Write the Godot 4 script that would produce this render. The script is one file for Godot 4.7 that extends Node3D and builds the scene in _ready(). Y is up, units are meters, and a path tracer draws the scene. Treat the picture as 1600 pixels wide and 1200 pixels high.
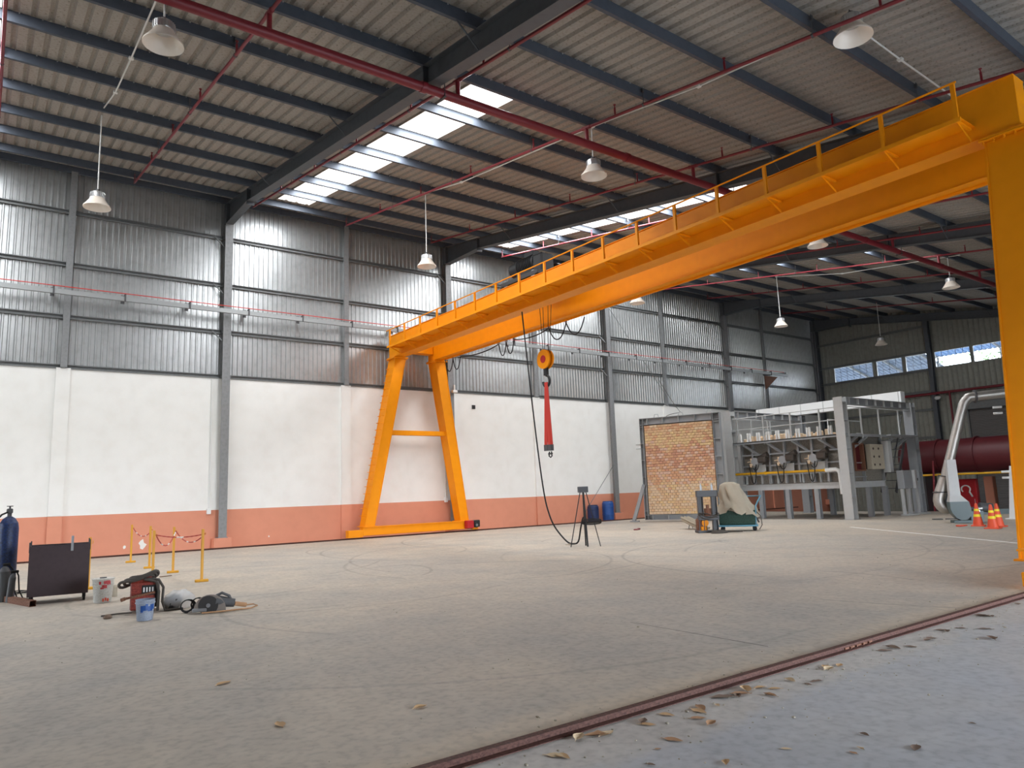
extends Node3D
# A steel-framed workshop hall with an orange gantry crane. x runs along the white back wall, -z points at it, y is up, metres.
# Roof falls from the back wall towards the camera; portal frames stand about every 10 m.

const EYE := Vector3(0, 1.6, 0)
const FOCAL := 1126.0
const WALL_Z := -28.0
const GABLE_X := 48.4
const LEFT_X := -14.0
const FRONT_Z := 8.0
const FRAMES := [-2.8, 7.33, 17.2, 27.35, 37.75, 48.05]
const MIDS := [-7.9, 2.15, 12.2, 22.3, 31.9, 41.85]
const SKY_A := 1.42      # skylight strip: offset from the frame
const SKY_W := 1.24
const SKY_Z0 := -26.45
const SKY_Z1 := -12.45

const EXPOSURE := 1.15
const SKY_LIGHT := 17.0
const SKYLIGHT := 6.0
const LEFT_DOOR := [-22.0, -16.0, 4.2]
const FRONT_DOOR := [5.0, 22.0, 4.6]

var M := {}
var view := Basis.from_euler(Vector3(deg_to_rad(8.58), deg_to_rad(-36.71), deg_to_rad(-2.08)))
var taken := {}
var rng := RandomNumberGenerator.new()

# ---------------------------------------------------------------- places
func roof_y(z: float) -> float:
	return 13.35 - 0.155 * (z + 27.7)

func ray(px: float, py: float) -> Vector3:
	return view * Vector3(px - 800.0, 600.0 - py, -FOCAL)

func on_floor(px: float, py: float, y := 0.0) -> Vector3:
	var d := ray(px, py)
	return EYE + d * ((y - EYE.y) / d.y)

func on_z(px: float, py: float, z: float) -> Vector3:
	var d := ray(px, py)
	return EYE + d * (z / d.z)

func on_plane(px: float, py: float, p: Vector3, n: Vector3) -> Vector3:
	var d := ray(px, py)
	return EYE + d * ((p - EYE).dot(n) / d.dot(n))

func on_x(px: float, py: float, x: float) -> Vector3:
	var d := ray(px, py)
	return EYE + d * (x / d.x)

# ---------------------------------------------------------------- shapes
func S() -> SurfaceTool:
	var s := SurfaceTool.new()
	s.begin(Mesh.PRIMITIVE_TRIANGLES)
	s.set_smooth_group(-1)
	return s

func tri(s: SurfaceTool, a: Vector3, b: Vector3, c: Vector3, out: Vector3) -> void:
	if (a - c).cross(a - b).dot(out) < 0.0:
		var t := b
		b = c
		c = t
	s.add_vertex(a)
	s.add_vertex(b)
	s.add_vertex(c)

func quad(s: SurfaceTool, a: Vector3, b: Vector3, c: Vector3, d: Vector3, out: Vector3) -> void:
	tri(s, a, b, c, out)
	tri(s, a, c, d, out)

func bx(s: SurfaceTool, c: Vector3, size: Vector3, b := Basis()) -> void:
	s.set_smooth_group(-1)
	var h := size * 0.5
	for ax in 3:
		for sg in [-1.0, 1.0]:
			var n := Vector3.ZERO
			n[ax] = sg
			var u := Vector3.ZERO
			u[(ax + 1) % 3] = h[(ax + 1) % 3]
			var v := Vector3.ZERO
			v[(ax + 2) % 3] = h[(ax + 2) % 3]
			var o: Vector3 = n * h[ax]
			quad(s, c + b * (o - u - v), c + b * (o + u - v), c + b * (o + u + v), c + b * (o - u + v), b * n)

func cb(s: SurfaceTool, c: Vector3, size: Vector3, bev := 0.01, b := Basis()) -> void:
	# box with chamfered edges
	s.set_smooth_group(-1)
	var h := size * 0.5
	bev = minf(bev, minf(h.x, minf(h.y, h.z)) * 0.6)
	var at := func(sg: Vector3, ax: int) -> Vector3:
		var p := Vector3(sg.x * (h.x - bev), sg.y * (h.y - bev), sg.z * (h.z - bev))
		p[ax] = sg[ax] * h[ax]
		return c + b * p
	for ax in 3:
		var i := (ax + 1) % 3
		var j := (ax + 2) % 3
		for s0 in [-1.0, 1.0]:
			var q := []
			for k in [[-1.0, -1.0], [1.0, -1.0], [1.0, 1.0], [-1.0, 1.0]]:
				var g := Vector3.ZERO
				g[ax] = s0
				g[i] = k[0]
				g[j] = k[1]
				q.append(at.call(g, ax))
			var n := Vector3.ZERO
			n[ax] = s0
			quad(s, q[0], q[1], q[2], q[3], b * n)
		for k in [[-1.0, -1.0], [1.0, -1.0], [1.0, 1.0], [-1.0, 1.0]]:
			var g0 := Vector3.ZERO
			g0[ax] = -1.0
			g0[i] = k[0]
			g0[j] = k[1]
			var g1 := g0
			g1[ax] = 1.0
			var n2 := g0
			n2[ax] = 0.0
			quad(s, at.call(g0, i), at.call(g1, i), at.call(g1, j), at.call(g0, j), b * n2)
	for x in [-1.0, 1.0]:
		for y in [-1.0, 1.0]:
			for z in [-1.0, 1.0]:
				var g := Vector3(x, y, z)
				tri(s, at.call(g, 0), at.call(g, 1), at.call(g, 2), b * g)

func side(d: Vector3) -> Basis:
	# a basis whose y runs along d
	var y := d.normalized()
	var r := Vector3.RIGHT if absf(y.x) < 0.9 else Vector3.FORWARD
	var x := r.slide(y).normalized()
	return Basis(x, y, x.cross(y))

func rod(s: SurfaceTool, a: Vector3, b: Vector3, r: float, n := 10, r2 := -1.0, caps := true) -> void:
	if r2 < 0.0:
		r2 = r
	var f := side(b - a)
	for i in n:
		var t0 := TAU * i / n
		var t1 := TAU * (i + 1) / n
		var d0 := f.x * cos(t0) + f.z * sin(t0)
		var d1 := f.x * cos(t1) + f.z * sin(t1)
		s.set_smooth_group(0)
		if r2 > 0.0005:
			quad(s, a + d0 * r, a + d1 * r, b + d1 * r2, b + d0 * r2, d0 + d1)
		else:
			tri(s, a + d0 * r, a + d1 * r, b, d0 + d1)
		s.set_smooth_group(-1)
		if caps:
			tri(s, a, a + d0 * r, a + d1 * r, a - b)
			if r2 > 0.0005:
				tri(s, b, b + d0 * r2, b + d1 * r2, b - a)

func tube(s: SurfaceTool, pts: Array, r: float, n := 8) -> void:
	var rings := []
	var f := side(pts[1] - pts[0])
	for i in pts.size():
		var d: Vector3 = (pts[mini(i + 1, pts.size() - 1)] - pts[maxi(i - 1, 0)]).normalized()
		var x := f.x.slide(d).normalized()
		f = Basis(x, d, x.cross(d))
		var ring := []
		for k in n:
			ring.append(pts[i] + (f.x * cos(TAU * k / n) + f.z * sin(TAU * k / n)) * r)
		rings.append(ring)
	for i in pts.size() - 1:
		for k in n:
			var l := (k + 1) % n
			s.set_smooth_group(0)
			quad(s, rings[i][k], rings[i][l], rings[i + 1][l], rings[i + 1][k], rings[i][k] + rings[i][l] - pts[i] * 2.0)
	s.set_smooth_group(-1)
	for k in n:
		var l := (k + 1) % n
		tri(s, pts[0], rings[0][k], rings[0][l], pts[0] - pts[1])
		tri(s, pts[-1], rings[-1][k], rings[-1][l], pts[-1] - pts[-2])

func smooth(pts: Array, step := 0.12) -> Array:
	# a rounded line through the points
	var c := Curve3D.new()
	c.bake_interval = step
	for k in pts.size():
		var tg: Vector3 = (pts[mini(k + 1, pts.size() - 1)] - pts[maxi(k - 1, 0)]) / 6.0
		c.add_point(pts[k], -tg, tg)
	return Array(c.get_baked_points())

func lathe(s: SurfaceTool, prof: Array, n: int, xf := Transform3D(), smooth := true) -> void:
	# prof: Vector2(radius, height) from bottom to top, seen from outside
	for i in prof.size() - 1:
		var p: Vector2 = prof[i]
		var q: Vector2 = prof[i + 1]
		if p.distance_to(q) < 0.00001:
			continue
		var nn := Vector2(q.y - p.y, p.x - q.x)
		for k in n:
			var a := TAU * k / n
			var b := TAU * (k + 1) / n
			var da := Vector3(cos(a), 0, sin(a))
			var db := Vector3(cos(b), 0, sin(b))
			var out := xf.basis * ((da + db) * nn.x * 0.5 + Vector3.UP * nn.y)
			var v := [xf * (da * p.x + Vector3.UP * p.y), xf * (db * p.x + Vector3.UP * p.y), xf * (db * q.x + Vector3.UP * q.y), xf * (da * q.x + Vector3.UP * q.y)]
			s.set_smooth_group(i if smooth else -1)
			if p.x < 0.0005:
				tri(s, v[0], v[2], v[3], out)
			elif q.x < 0.0005:
				tri(s, v[0], v[1], v[2], out)
			else:
				quad(s, v[0], v[1], v[2], v[3], out)
	s.set_smooth_group(-1)

func prism(s: SurfaceTool, poly: Array, depth: float, xf := Transform3D()) -> void:
	# polygon in local xy, extruded along local z, centred
	s.set_smooth_group(-1)
	var pk := PackedVector2Array(poly)
	var idx := Geometry2D.triangulate_polygon(pk)
	var mid := Vector2.ZERO
	var cw := Geometry2D.is_polygon_clockwise(pk)
	for sg in [-0.5, 0.5]:
		for i in range(0, idx.size(), 3):
			var v := []
			for k in 3:
				var p := pk[idx[i + k]]
				v.append(xf * Vector3(p.x, p.y, depth * sg))
			tri(s, v[0], v[1], v[2], xf.basis * Vector3(0, 0, sg))
	for i in pk.size():
		var p := pk[i]
		var q := pk[(i + 1) % pk.size()]
		var e := q - p
		var nn := Vector2(e.y, -e.x)
		if cw:
			nn = -nn
		mid = nn
		quad(s, xf * Vector3(p.x, p.y, -depth * 0.5), xf * Vector3(q.x, q.y, -depth * 0.5), xf * Vector3(q.x, q.y, depth * 0.5), xf * Vector3(p.x, p.y, depth * 0.5), xf.basis * Vector3(mid.x, mid.y, 0))

func hull8(s: SurfaceTool, lo: Array, hi: Array) -> void:
	# a box from four bottom corners and four top corners
	s.set_smooth_group(-1)
	var c := Vector3.ZERO
	for k in 4:
		c += (lo[k] + hi[k]) / 8.0
	quad(s, lo[0], lo[1], lo[2], lo[3], (lo[0] + lo[2]) * 0.5 - c)
	quad(s, hi[0], hi[1], hi[2], hi[3], (hi[0] + hi[2]) * 0.5 - c)
	for k in 4:
		var l := (k + 1) % 4
		quad(s, lo[k], lo[l], hi[l], hi[k], (lo[k] + hi[l]) * 0.5 - c)

func ibeam(s: SurfaceTool, a: Vector3, b: Vector3, web: Vector3, h: float, w: float, tf := 0.016, tw := 0.01) -> void:
	# H-section from a to b; web = direction across the web's height
	var y := (b - a).normalized()
	var z := web.slide(y).normalized()
	var f := Basis(y.cross(z), y, z)
	var m := (a + b) * 0.5
	var l := a.distance_to(b)
	bx(s, m + z * (h * 0.5 - tf * 0.5), Vector3(w, l, tf), f)
	bx(s, m - z * (h * 0.5 - tf * 0.5), Vector3(w, l, tf), f)
	bx(s, m, Vector3(tw, l, h - tf * 2.0), f)

func bar(s: SurfaceTool, a: Vector3, b: Vector3, w: float, h: float, up := Vector3.UP) -> void:
	var y := (b - a).normalized()
	var z := up.slide(y).normalized()
	bx(s, (a + b) * 0.5, Vector3(w, a.distance_to(b), h), Basis(y.cross(z), y, z))

func channel(s: SurfaceTool, a: Vector3, b: Vector3, open: Vector3, h: float, d: float, t := 0.008, lip := 0.0) -> void:
	# C-section: back plate of height h, two flanges of depth d towards `open`
	var y := (b - a).normalized()
	var z := open.slide(y).normalized()
	var x := y.cross(z)
	var f := Basis(x, y, z)
	var m := (a + b) * 0.5
	var l := a.distance_to(b)
	bx(s, m, Vector3(h, l, t), f)
	for g in [-1.0, 1.0]:
		bx(s, m + x * g * (h * 0.5 - t * 0.5) + z * d * 0.5, Vector3(t, l, d), f)
		if lip > 0.0:
			bx(s, m + x * g * (h * 0.5 - lip * 0.5) + z * d, Vector3(lip, l, t), f)

func ribbed(s: SurfaceTool, o: Vector3, u: Vector3, width: float, up: Vector3, out: Vector3, pitch: float, depth: float, low: Callable, high: Callable, flat := 0.5) -> void:
	# ribbed sheet: u along the width, ribs run along `up`, raised by depth along out; low/high give the ends at a distance along u
	s.set_smooth_group(-1)
	var n := maxi(1, int(round(width / pitch)))
	var p := width / n
	var slope := 0.13
	for i in n:
		var xs := [0.0, flat, flat + slope, 1.0 - slope, 1.0]
		var ds := [0.0, 0.0, depth, depth, 0.0]
		for k in 4:
			var x0: float = (i + xs[k]) * p
			var x1: float = (i + xs[k + 1]) * p
			var a: Vector3 = o + u * x0 + out * ds[k]
			var b: Vector3 = o + u * x1 + out * ds[k + 1]
			quad(s, a + up * low.call(x0), b + up * low.call(x1), b + up * high.call(x1), a + up * high.call(x0), out)

# ---------------------------------------------------------------- nodes
func numbered(called: String) -> String:
	if not taken.has(called):
		taken[called] = 0
		return called
	taken[called] += 1
	return "%s_%03d" % [called, taken[called]]

func thing(called: String, label: String, category: String, at := Vector3.ZERO, turn := 0.0, group := "") -> Node3D:
	var o := Node3D.new()
	o.name = numbered(called)
	add_child(o)
	o.position = at
	o.rotation.y = turn
	o.set_meta("label", label)
	o.set_meta("category", category)
	if group != "":
		o.set_meta("group", group)
	return o

func setting(called: String, label := "") -> Node3D:
	var o := Node3D.new()
	o.name = called
	add_child(o)
	o.set_meta("kind", "structure")
	if label != "":
		o.set_meta("label", label)
	return o

func inst(called: String, mesh: Mesh, m: Material, parent: Node3D, xf := Transform3D()) -> MeshInstance3D:
	var o := MeshInstance3D.new()
	o.name = called
	o.mesh = mesh
	o.material_override = m
	o.transform = xf
	parent.add_child(o, true)
	return o

func made(s: SurfaceTool) -> ArrayMesh:
	s.generate_normals()
	return s.commit()

# local: geometry is in the parent's own frame
func part(called: String, s: SurfaceTool, m: Material, parent: Node3D) -> MeshInstance3D:
	return inst(called, made(s), m, parent)

# world: geometry is in world metres, parent is a thing that is not turned
func wpart(called: String, s: SurfaceTool, m: Material, parent: Node3D) -> MeshInstance3D:
	var off := Vector3.ZERO
	var p: Node = parent
	while p is Node3D and p != self:
		off += p.position
		p = p.get_parent()
	return inst(called, made(s), m, parent, Transform3D(Basis(), -off))

func copy_of(o: Node3D, at: Vector3, turn := 0.0, label := "") -> Node3D:
	var c: Node3D = o.duplicate()
	c.name = numbered(String(o.name).rstrip("0123456789_"))
	add_child(c)
	c.position = at
	c.rotation.y = turn
	if label != "":
		c.set_meta("label", label)
	return c

# ---------------------------------------------------------------- materials
func plain(r: float, g: float, b: float, rough := 0.7, metal := 0.0) -> StandardMaterial3D:
	var m := StandardMaterial3D.new()
	m.albedo_color = Color8(int(r), int(g), int(b))
	m.roughness = rough
	m.metallic = metal
	return m

func speckle(freq: float, sd: int, ramp: Array, size := 512, octaves := 5) -> NoiseTexture2D:
	var f := FastNoiseLite.new()
	f.noise_type = FastNoiseLite.TYPE_SIMPLEX_SMOOTH
	f.seed = sd
	f.frequency = freq
	f.fractal_octaves = octaves
	var t := NoiseTexture2D.new()
	t.width = size
	t.height = size
	t.seamless = true
	t.noise = f
	var g := Gradient.new()
	var offs := PackedFloat32Array()
	var cols := PackedColorArray()
	for e in ramp:
		offs.append(e[0])
		cols.append(e[1])
	g.offsets = offs
	g.colors = cols
	t.color_ramp = g
	return t

func grained(r: float, g: float, b: float, rough: float, metal: float, tex: Texture2D, metres: float) -> StandardMaterial3D:
	# colour times a tinted grain, laid in world metres
	var m := plain(r, g, b, rough, metal)
	m.albedo_texture = tex
	m.uv1_triplanar = true
	m.uv1_world_triplanar = true
	m.uv1_scale = Vector3.ONE / metres
	return m

func grey(v: float) -> Color:
	return Color(v, v, v)

func make_materials() -> void:
	var worn := speckle(0.012, 11, [[0.0, grey(0.9)], [0.45, grey(0.97)], [1.0, grey(1.0)]])
	var dirty := speckle(0.03, 5, [[0.0, Color(0.55, 0.52, 0.48)], [0.27, Color(0.86, 0.85, 0.82)], [0.5, grey(0.95)], [1.0, grey(1.0)]])
	var faint := speckle(0.006, 8, [[0.0, Color(0.975, 0.972, 0.968)], [0.5, grey(0.99)], [1.0, grey(1.0)]])
	var spotted := speckle(0.05, 6, [[0.0, Color(0.35, 0.33, 0.31)], [0.13, Color(0.55, 0.53, 0.5)], [0.19, Color(0.9, 0.89, 0.87)], [0.5, grey(0.95)], [1.0, grey(1.0)]], 512, 4)
	var rusty := speckle(0.02, 21, [[0.0, Color(0.55, 0.42, 0.35)], [0.5, Color(0.85, 0.78, 0.74)], [1.0, grey(1.0)]])
	M.cladding = grained(190, 192, 192, 0.33, 0.66, worn, 3.0)
	M.gable_cladding = grained(150, 150, 140, 0.5, 0.25, worn, 2.2)
	M.roof = grained(164, 158, 150, 0.85, 0.0, spotted, 2.1)
	M.purlin = grained(76, 83, 94, 0.55, 0.1, worn, 1.5)
	M.rafter = grained(86, 90, 95, 0.55, 0.1, worn, 1.7)
	M.column = grained(136, 137, 138, 0.55, 0.1, worn, 0.9)
	M.girt = grained(120, 122, 122, 0.5, 0.2, worn, 1.1)
	M.white_wall = grained(238, 237, 233, 0.75, 0.0, faint, 2.7)
	M.orange_wall = grained(219, 146, 118, 0.75, 0.0, faint, 1.9)
	M.crane = grained(246, 152, 2, 0.5, 0.0, faint, 1.3)
	M.crane.metallic_specular = 0.35
	M.crane_dark = plain(52, 50, 50, 0.5)
	M.red_pipe = plain(124, 32, 42, 0.45)
	M.red = plain(178, 28, 36, 0.45)
	M.white = plain(232, 232, 230, 0.5)
	M.conduit = plain(214, 214, 210, 0.6)
	M.lamp_white = plain(226, 214, 200, 0.4)
	M.lamp_inside = plain(236, 226, 214, 0.35)
	M.alu = plain(205, 205, 205, 0.35, 0.8)
	M.steel = plain(150, 152, 155, 0.4, 0.7)
	M.black = plain(32, 32, 34, 0.55)
	M.rubber = plain(26, 26, 28, 0.8)
	M.rope = plain(60, 58, 55, 0.5, 0.4)
	M.sling = plain(196, 62, 52, 0.85)
	M.blue = grained(28, 78, 150, 0.45, 0.0, worn, 0.6)
	M.navy = grained(28, 58, 120, 0.5, 0.0, rusty, 0.5)
	M.bluegrey = grained(152, 162, 180, 0.6, 0.0, dirty, 0.3)
	M.brown_box = grained(62, 46, 50, 0.5, 0.1, worn, 0.8)
	M.barrier = plain(216, 156, 26, 0.5)
	M.furnace = grained(150, 152, 154, 0.5, 0.05, faint, 0.9)
	M.furnace_light = grained(190, 191, 190, 0.5, 0.05, faint, 0.8)
	M.furnace_shell = grained(142, 136, 128, 0.6, 0.05, dirty, 0.9)
	M.yellow_pipe = plain(222, 166, 20, 0.45)
	M.burner = plain(74, 66, 60, 0.6, 0.3)
	M.stainless = grained(186, 182, 176, 0.45, 0.8, worn, 0.5)
	M.teal_grey = plain(88, 104, 106, 0.45)
	M.tank = grained(92, 28, 34, 0.5, 0.0, worn, 1.2)
	M.shutter = plain(112, 108, 106, 0.55, 0.2)
	M.cone = plain(222, 84, 50, 0.55)
	M.tape = plain(238, 214, 40, 0.5)
	M.rail = grained(104, 70, 60, 0.75, 0.0, rusty, 0.35)
	M.tarp = grained(176, 166, 148, 0.8, 0.0, faint, 0.5)
	M.trolley_green = grained(38, 84, 74, 0.55, 0.0, rusty, 0.5)
	M.trolley_blue = plain(96, 146, 168, 0.5)
	M.press = plain(78, 80, 84, 0.5, 0.2)
	M.rusty = grained(150, 112, 92, 0.8, 0.1, rusty, 0.3)
	M.welder = grained(160, 66, 54, 0.55, 0.0, rusty, 0.3)
	M.hose = plain(74, 68, 62, 0.75)
	M.bucket_white = grained(206, 204, 198, 0.55, 0.0, dirty, 0.4)
	M.dark_grey = plain(78, 78, 80, 0.6)
	M.tool = plain(134, 124, 116, 0.55, 0.2)
	M.chain = plain(186, 70, 60, 0.6)
	M.tray = plain(158, 160, 160, 0.5, 0.3)
	M.wire_red = plain(206, 60, 52, 0.6)
	M.canopy = plain(34, 92, 150, 0.6)
	M.canopy_dark = plain(16, 50, 84, 0.6)
	M.leaf_green = plain(92, 128, 60, 0.8)
	M.trunk = plain(96, 80, 64, 0.9)
	M.ground = plain(150, 146, 138, 0.95)
	M.concrete = grained(190, 188, 184, 0.85, 0.0, worn, 0.9)
	var fired := speckle(0.03, 41, [[0.0, Color(0.62, 0.52, 0.46)], [0.4, Color(0.88, 0.84, 0.8)], [1.0, grey(1.0)]])
	M.brick_tan = grained(230, 198, 162, 0.9, 0.0, fired, 0.5)
	M.brick_red = grained(208, 160, 136, 0.9, 0.0, fired, 0.5)
	M.brick_pale = grained(238, 218, 190, 0.9, 0.0, fired, 0.5)
	M.brick_orange = grained(224, 180, 146, 0.9, 0.0, fired, 0.5)
	M.brick_pink = grained(228, 198, 182, 0.9, 0.0, fired, 0.5)
	M.brick_yellow = grained(236, 210, 164, 0.9, 0.0, fired, 0.5)
	M.leaf_a = plain(204, 166, 122, 0.85)
	M.leaf_b = plain(176, 134, 98, 0.85)
	M.leaf_c = plain(132, 110, 94, 0.85)
	M.leaf_d = plain(214, 188, 152, 0.85)
	M.paper = plain(235, 233, 228, 0.8)
	M.bottle = plain(210, 222, 232, 0.2)
	var g := plain(225, 240, 250, 0.05)
	g.albedo_color.a = 0.14
	g.transparency = BaseMaterial3D.TRANSPARENCY_ALPHA
	M.glass = g
	var bag := plain(236, 236, 236, 0.5)
	bag.albedo_color.a = 0.4
	bag.transparency = BaseMaterial3D.TRANSPARENCY_ALPHA
	M.bag = bag
	var sky := plain(240, 242, 244, 0.4)
	sky.emission_enabled = true
	sky.emission = Color(1.0, 1.0, 0.98)
	sky.emission_energy_multiplier = 1.3
	M.skylight = sky

func _ready() -> void:
	rng.seed = 20240611
	# camera
	var cam := Camera3D.new()
	cam.name = "camera"
	cam.position = EYE
	cam.basis = view
	cam.fov = rad_to_deg(2.0 * atan(600.0 / FOCAL))
	cam.near = 0.05
	cam.far = 400.0
	cam.current = true
	add_child(cam)
	# an even white overcast sky, exposure
	var air := ProceduralSkyMaterial.new()
	air.sky_top_color = Color(0.86, 0.92, 1.0)
	air.sky_horizon_color = Color(0.94, 0.97, 1.0)
	air.ground_bottom_color = Color(0.36, 0.35, 0.33)
	air.ground_horizon_color = Color(0.5, 0.5, 0.48)
	air.sky_energy_multiplier = 1.0
	air.ground_energy_multiplier = 1.0
	air.sun_angle_max = 1.0
	var sky := Sky.new()
	sky.sky_material = air
	var env := Environment.new()
	env.background_mode = Environment.BG_SKY
	env.sky = sky
	env.background_energy_multiplier = SKY_LIGHT
	env.tonemap_mode = Environment.TONE_MAPPER_LINEAR
	env.tonemap_exposure = EXPOSURE
	env.sdfgi_enabled = true
	env.ssao_enabled = true
	env.ssil_enabled = true
	var we := WorldEnvironment.new()
	we.name = "world_environment"
	we.environment = env
	add_child(we)
	make_materials()
	# the shell
	build_floor()
	build_roof()
	build_back_wall()
	build_gable()
	build_open_sides()
	build_outside()
	# large things
	build_crane()
	build_hoist()
	build_pipes()
	build_lamps()
	build_furnace()
	build_kiln_door()
	build_gable_things()
	# smaller things
	build_wall_things()
	build_press_corner()
	build_left_corner()
	build_barriers()
	build_tripod()
	build_litter()

# ---------------------------------------------------------------- floor
func floor_image(w: int, h: int, x0: float, z0: float, per: float, near: bool) -> ImageTexture:
	# print of the slab: bare grey concrete, pale dust, tyre scuffs, scratches; row 0 is z0, per = pixels a metre
	var layers := []
	for k in [[3, 0.10, 4], [9, 0.55, 4], [17, 3.0, 4]]:
		var f := FastNoiseLite.new()
		f.noise_type = FastNoiseLite.TYPE_SIMPLEX_SMOOTH
		f.seed = k[0] + (40 if near else 0)
		f.frequency = k[1] / per
		f.fractal_octaves = k[2]
		layers.append(f.get_image(w, h, false, false, false).get_data())
	var streak := FastNoiseLite.new()
	streak.seed = 77
	streak.frequency = 0.5 / per
	streak.fractal_octaves = 4
	streak.domain_warp_enabled = true
	streak.domain_warp_amplitude = 1.5 * per
	streak.domain_warp_frequency = 0.15 / per
	var sk := streak.get_image(w, h, false, false, false).get_data()
	var data := PackedByteArray()
	data.resize(w * h * 3)
	var grey_c := Vector3(166, 160, 152) if not near else Vector3(178, 180, 183)
	var dust_c := Vector3(194, 181, 164) if not near else Vector3(196, 190, 182)
	var i := 0
	for y in h:
		var z := z0 + y / per
		for x in w:
			var a: float = layers[0][i] / 255.0
			var b: float = layers[1][i] / 255.0
			var c: float = layers[2][i] / 255.0
			var d: float = sk[i] / 255.0
			var k := a * 0.5 + b * 0.34 + d * 0.16
			if not near:
				k = clampf((k - 0.45) * 2.6 + 0.55, 0.0, 1.0)
				# mortar dust ragged along the near rail
				if z > -4.9:
					var e := absf(z + 3.93) + (b - 0.5) * 0.5 + (c - 0.5) * 0.3
					k += clampf((0.55 - e) * 3.0, 0.0, 0.7)
			else:
				# mortar dust in a ragged band along the rail
				var e := absf(z + 3.78) + (b - 0.5) * 0.5 + (c - 0.5) * 0.25
				k = clampf((k - 0.5) * 2.2 + 0.12, 0.0, 0.6)
				k = maxf(k, clampf((0.50 - e) * 4.0, 0.0, 0.9))
			var v := grey_c.lerp(dust_c, k) * (0.95 + 0.1 * c)
			if d < 0.36:
				v *= 0.94 + 0.167 * d
			data[i * 3] = int(clampf(v.x, 0, 255))
			data[i * 3 + 1] = int(clampf(v.y, 0, 255))
			data[i * 3 + 2] = int(clampf(v.z, 0, 255))
			i += 1
	var im := Image.create_from_data(w, h, false, Image.FORMAT_RGB8, data)
	var dot := func(px: float, pz: float, mul: float, wide: float) -> void:
		var u := (px - x0) * per
		var v := (pz - z0) * per
		var r := int(ceil(wide * per * 0.5))
		for dy in range(-r, r + 1):
			for dx in range(-r, r + 1):
				if dx * dx + dy * dy <= r * r + 1 and u + dx >= 0 and v + dy >= 0 and u + dx < w and v + dy < h:
					var q := im.get_pixel(int(u) + dx, int(v) + dy)
					im.set_pixel(int(u) + dx, int(v) + dy, Color(q.r * mul, q.g * mul, q.b * mul))
	if not near:
		# tyre scuffs: arcs of a forklift turning
		var marks := RandomNumberGenerator.new()
		marks.seed = 5
		for m in 60:
			var cx := marks.randf_range(4, 20)
			var cz := marks.randf_range(-22, -6)
			var rr := marks.randf_range(1.5, 7.0)
			var t0 := marks.randf_range(0, TAU)
			var sweep := marks.randf_range(0.5, 1.8)
			var n := int(rr * sweep * per)
			var pale := marks.randf_range(0.962, 0.988)
			for k in n:
				var t := t0 + sweep * k / n
				dot.call(cx + cos(t) * rr, cz + sin(t) * rr, pale, 0.045)
		# worn white line in front of the kiln
		for k in 1400:
			var t := k / 1400.0
			var p := Vector2(24.6, -13.6).lerp(Vector2(19.5, -6.4), t)
			if marks.randf() < 0.8:
				dot.call(p.x, p.y, 1.045, 0.08)
	im.generate_mipmaps()
	return ImageTexture.create_from_image(im)

func slab(called: String, x0: float, x1: float, z0: float, z1: float, m: Material, parent: Node3D, drop := 0.0) -> void:
	var s := SurfaceTool.new()
	s.begin(Mesh.PRIMITIVE_TRIANGLES)
	var put := func(x: float, z: float, u: float, v: float) -> void:
		s.set_normal(Vector3.UP)
		s.set_uv(Vector2(u, v))
		s.set_uv2(Vector2(x, z) / 1.7)
		s.add_vertex(Vector3(x, -drop if u > 0.5 else 0.0, z))
	for k in [[0, 0], [1, 0], [1, 1], [0, 0], [1, 1], [0, 1]]:
		put.call(lerpf(x0, x1, k[0]), lerpf(z0, z1, k[1]), float(k[0]), float(k[1]))
	s.generate_tangents()
	var o := inst(called, s.commit(), m, parent)
	o.name = called
	# the slab's body
	var b := S()
	bx(b, Vector3((x0 + x1) * 0.5, -0.13 - drop, (z0 + z1) * 0.5), Vector3(x1 - x0, 0.24, z1 - z0))
	part("slab_body", b, M.concrete, parent)

func build_floor() -> void:
	var fl := setting("floor")
	var fine := speckle(0.03, 31, [[0.0, grey(0.88)], [0.4, grey(0.97)], [0.6, grey(1.0)], [1.0, grey(1.0)]], 512, 6)
	var mats := []
	for near in [false, true]:
		var m := StandardMaterial3D.new()
		m.albedo_texture = floor_image(2040, 960, -14.0, -28.0, 40.0, false) if not near else floor_image(2040, 960, -2.0, -4.05, 80.0, true)
		m.roughness = 0.62 if not near else 0.5
		m.detail_enabled = true
		m.detail_albedo = fine
		m.detail_blend_mode = BaseMaterial3D.BLEND_MODE_MUL
		m.detail_uv_layer = BaseMaterial3D.DETAIL_UV_2
		mats.append(m)
	slab("slab", -14.0, 37.0, -28.0, -4.0, mats[0], fl)
	slab("slab", -2.0, 23.5, -4.05, 7.95, mats[1], fl)
	var rest := grained(152, 151, 147, 0.7, 0.0, speckle(0.01, 61, [[0.0, grey(0.85)], [1.0, grey(1.0)]]), 4.0)
	slab("slab", -14.0, -2.0, -4.0, 7.95, rest, fl)
	slab("slab", 23.5, 37.0, -4.0, 7.95, rest, fl)
	slab("ramp", 37.0, GABLE_X + 0.2, -28.0, 7.95, rest, fl, 0.5)
	# a joint sawn in the slab
	var s := S()
	bar(s, on_floor(985, 972, 0.001), on_floor(1200, 1010, 0.001), 0.008, 0.001)
	part("joint", s, M.dark_grey, fl)

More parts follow.
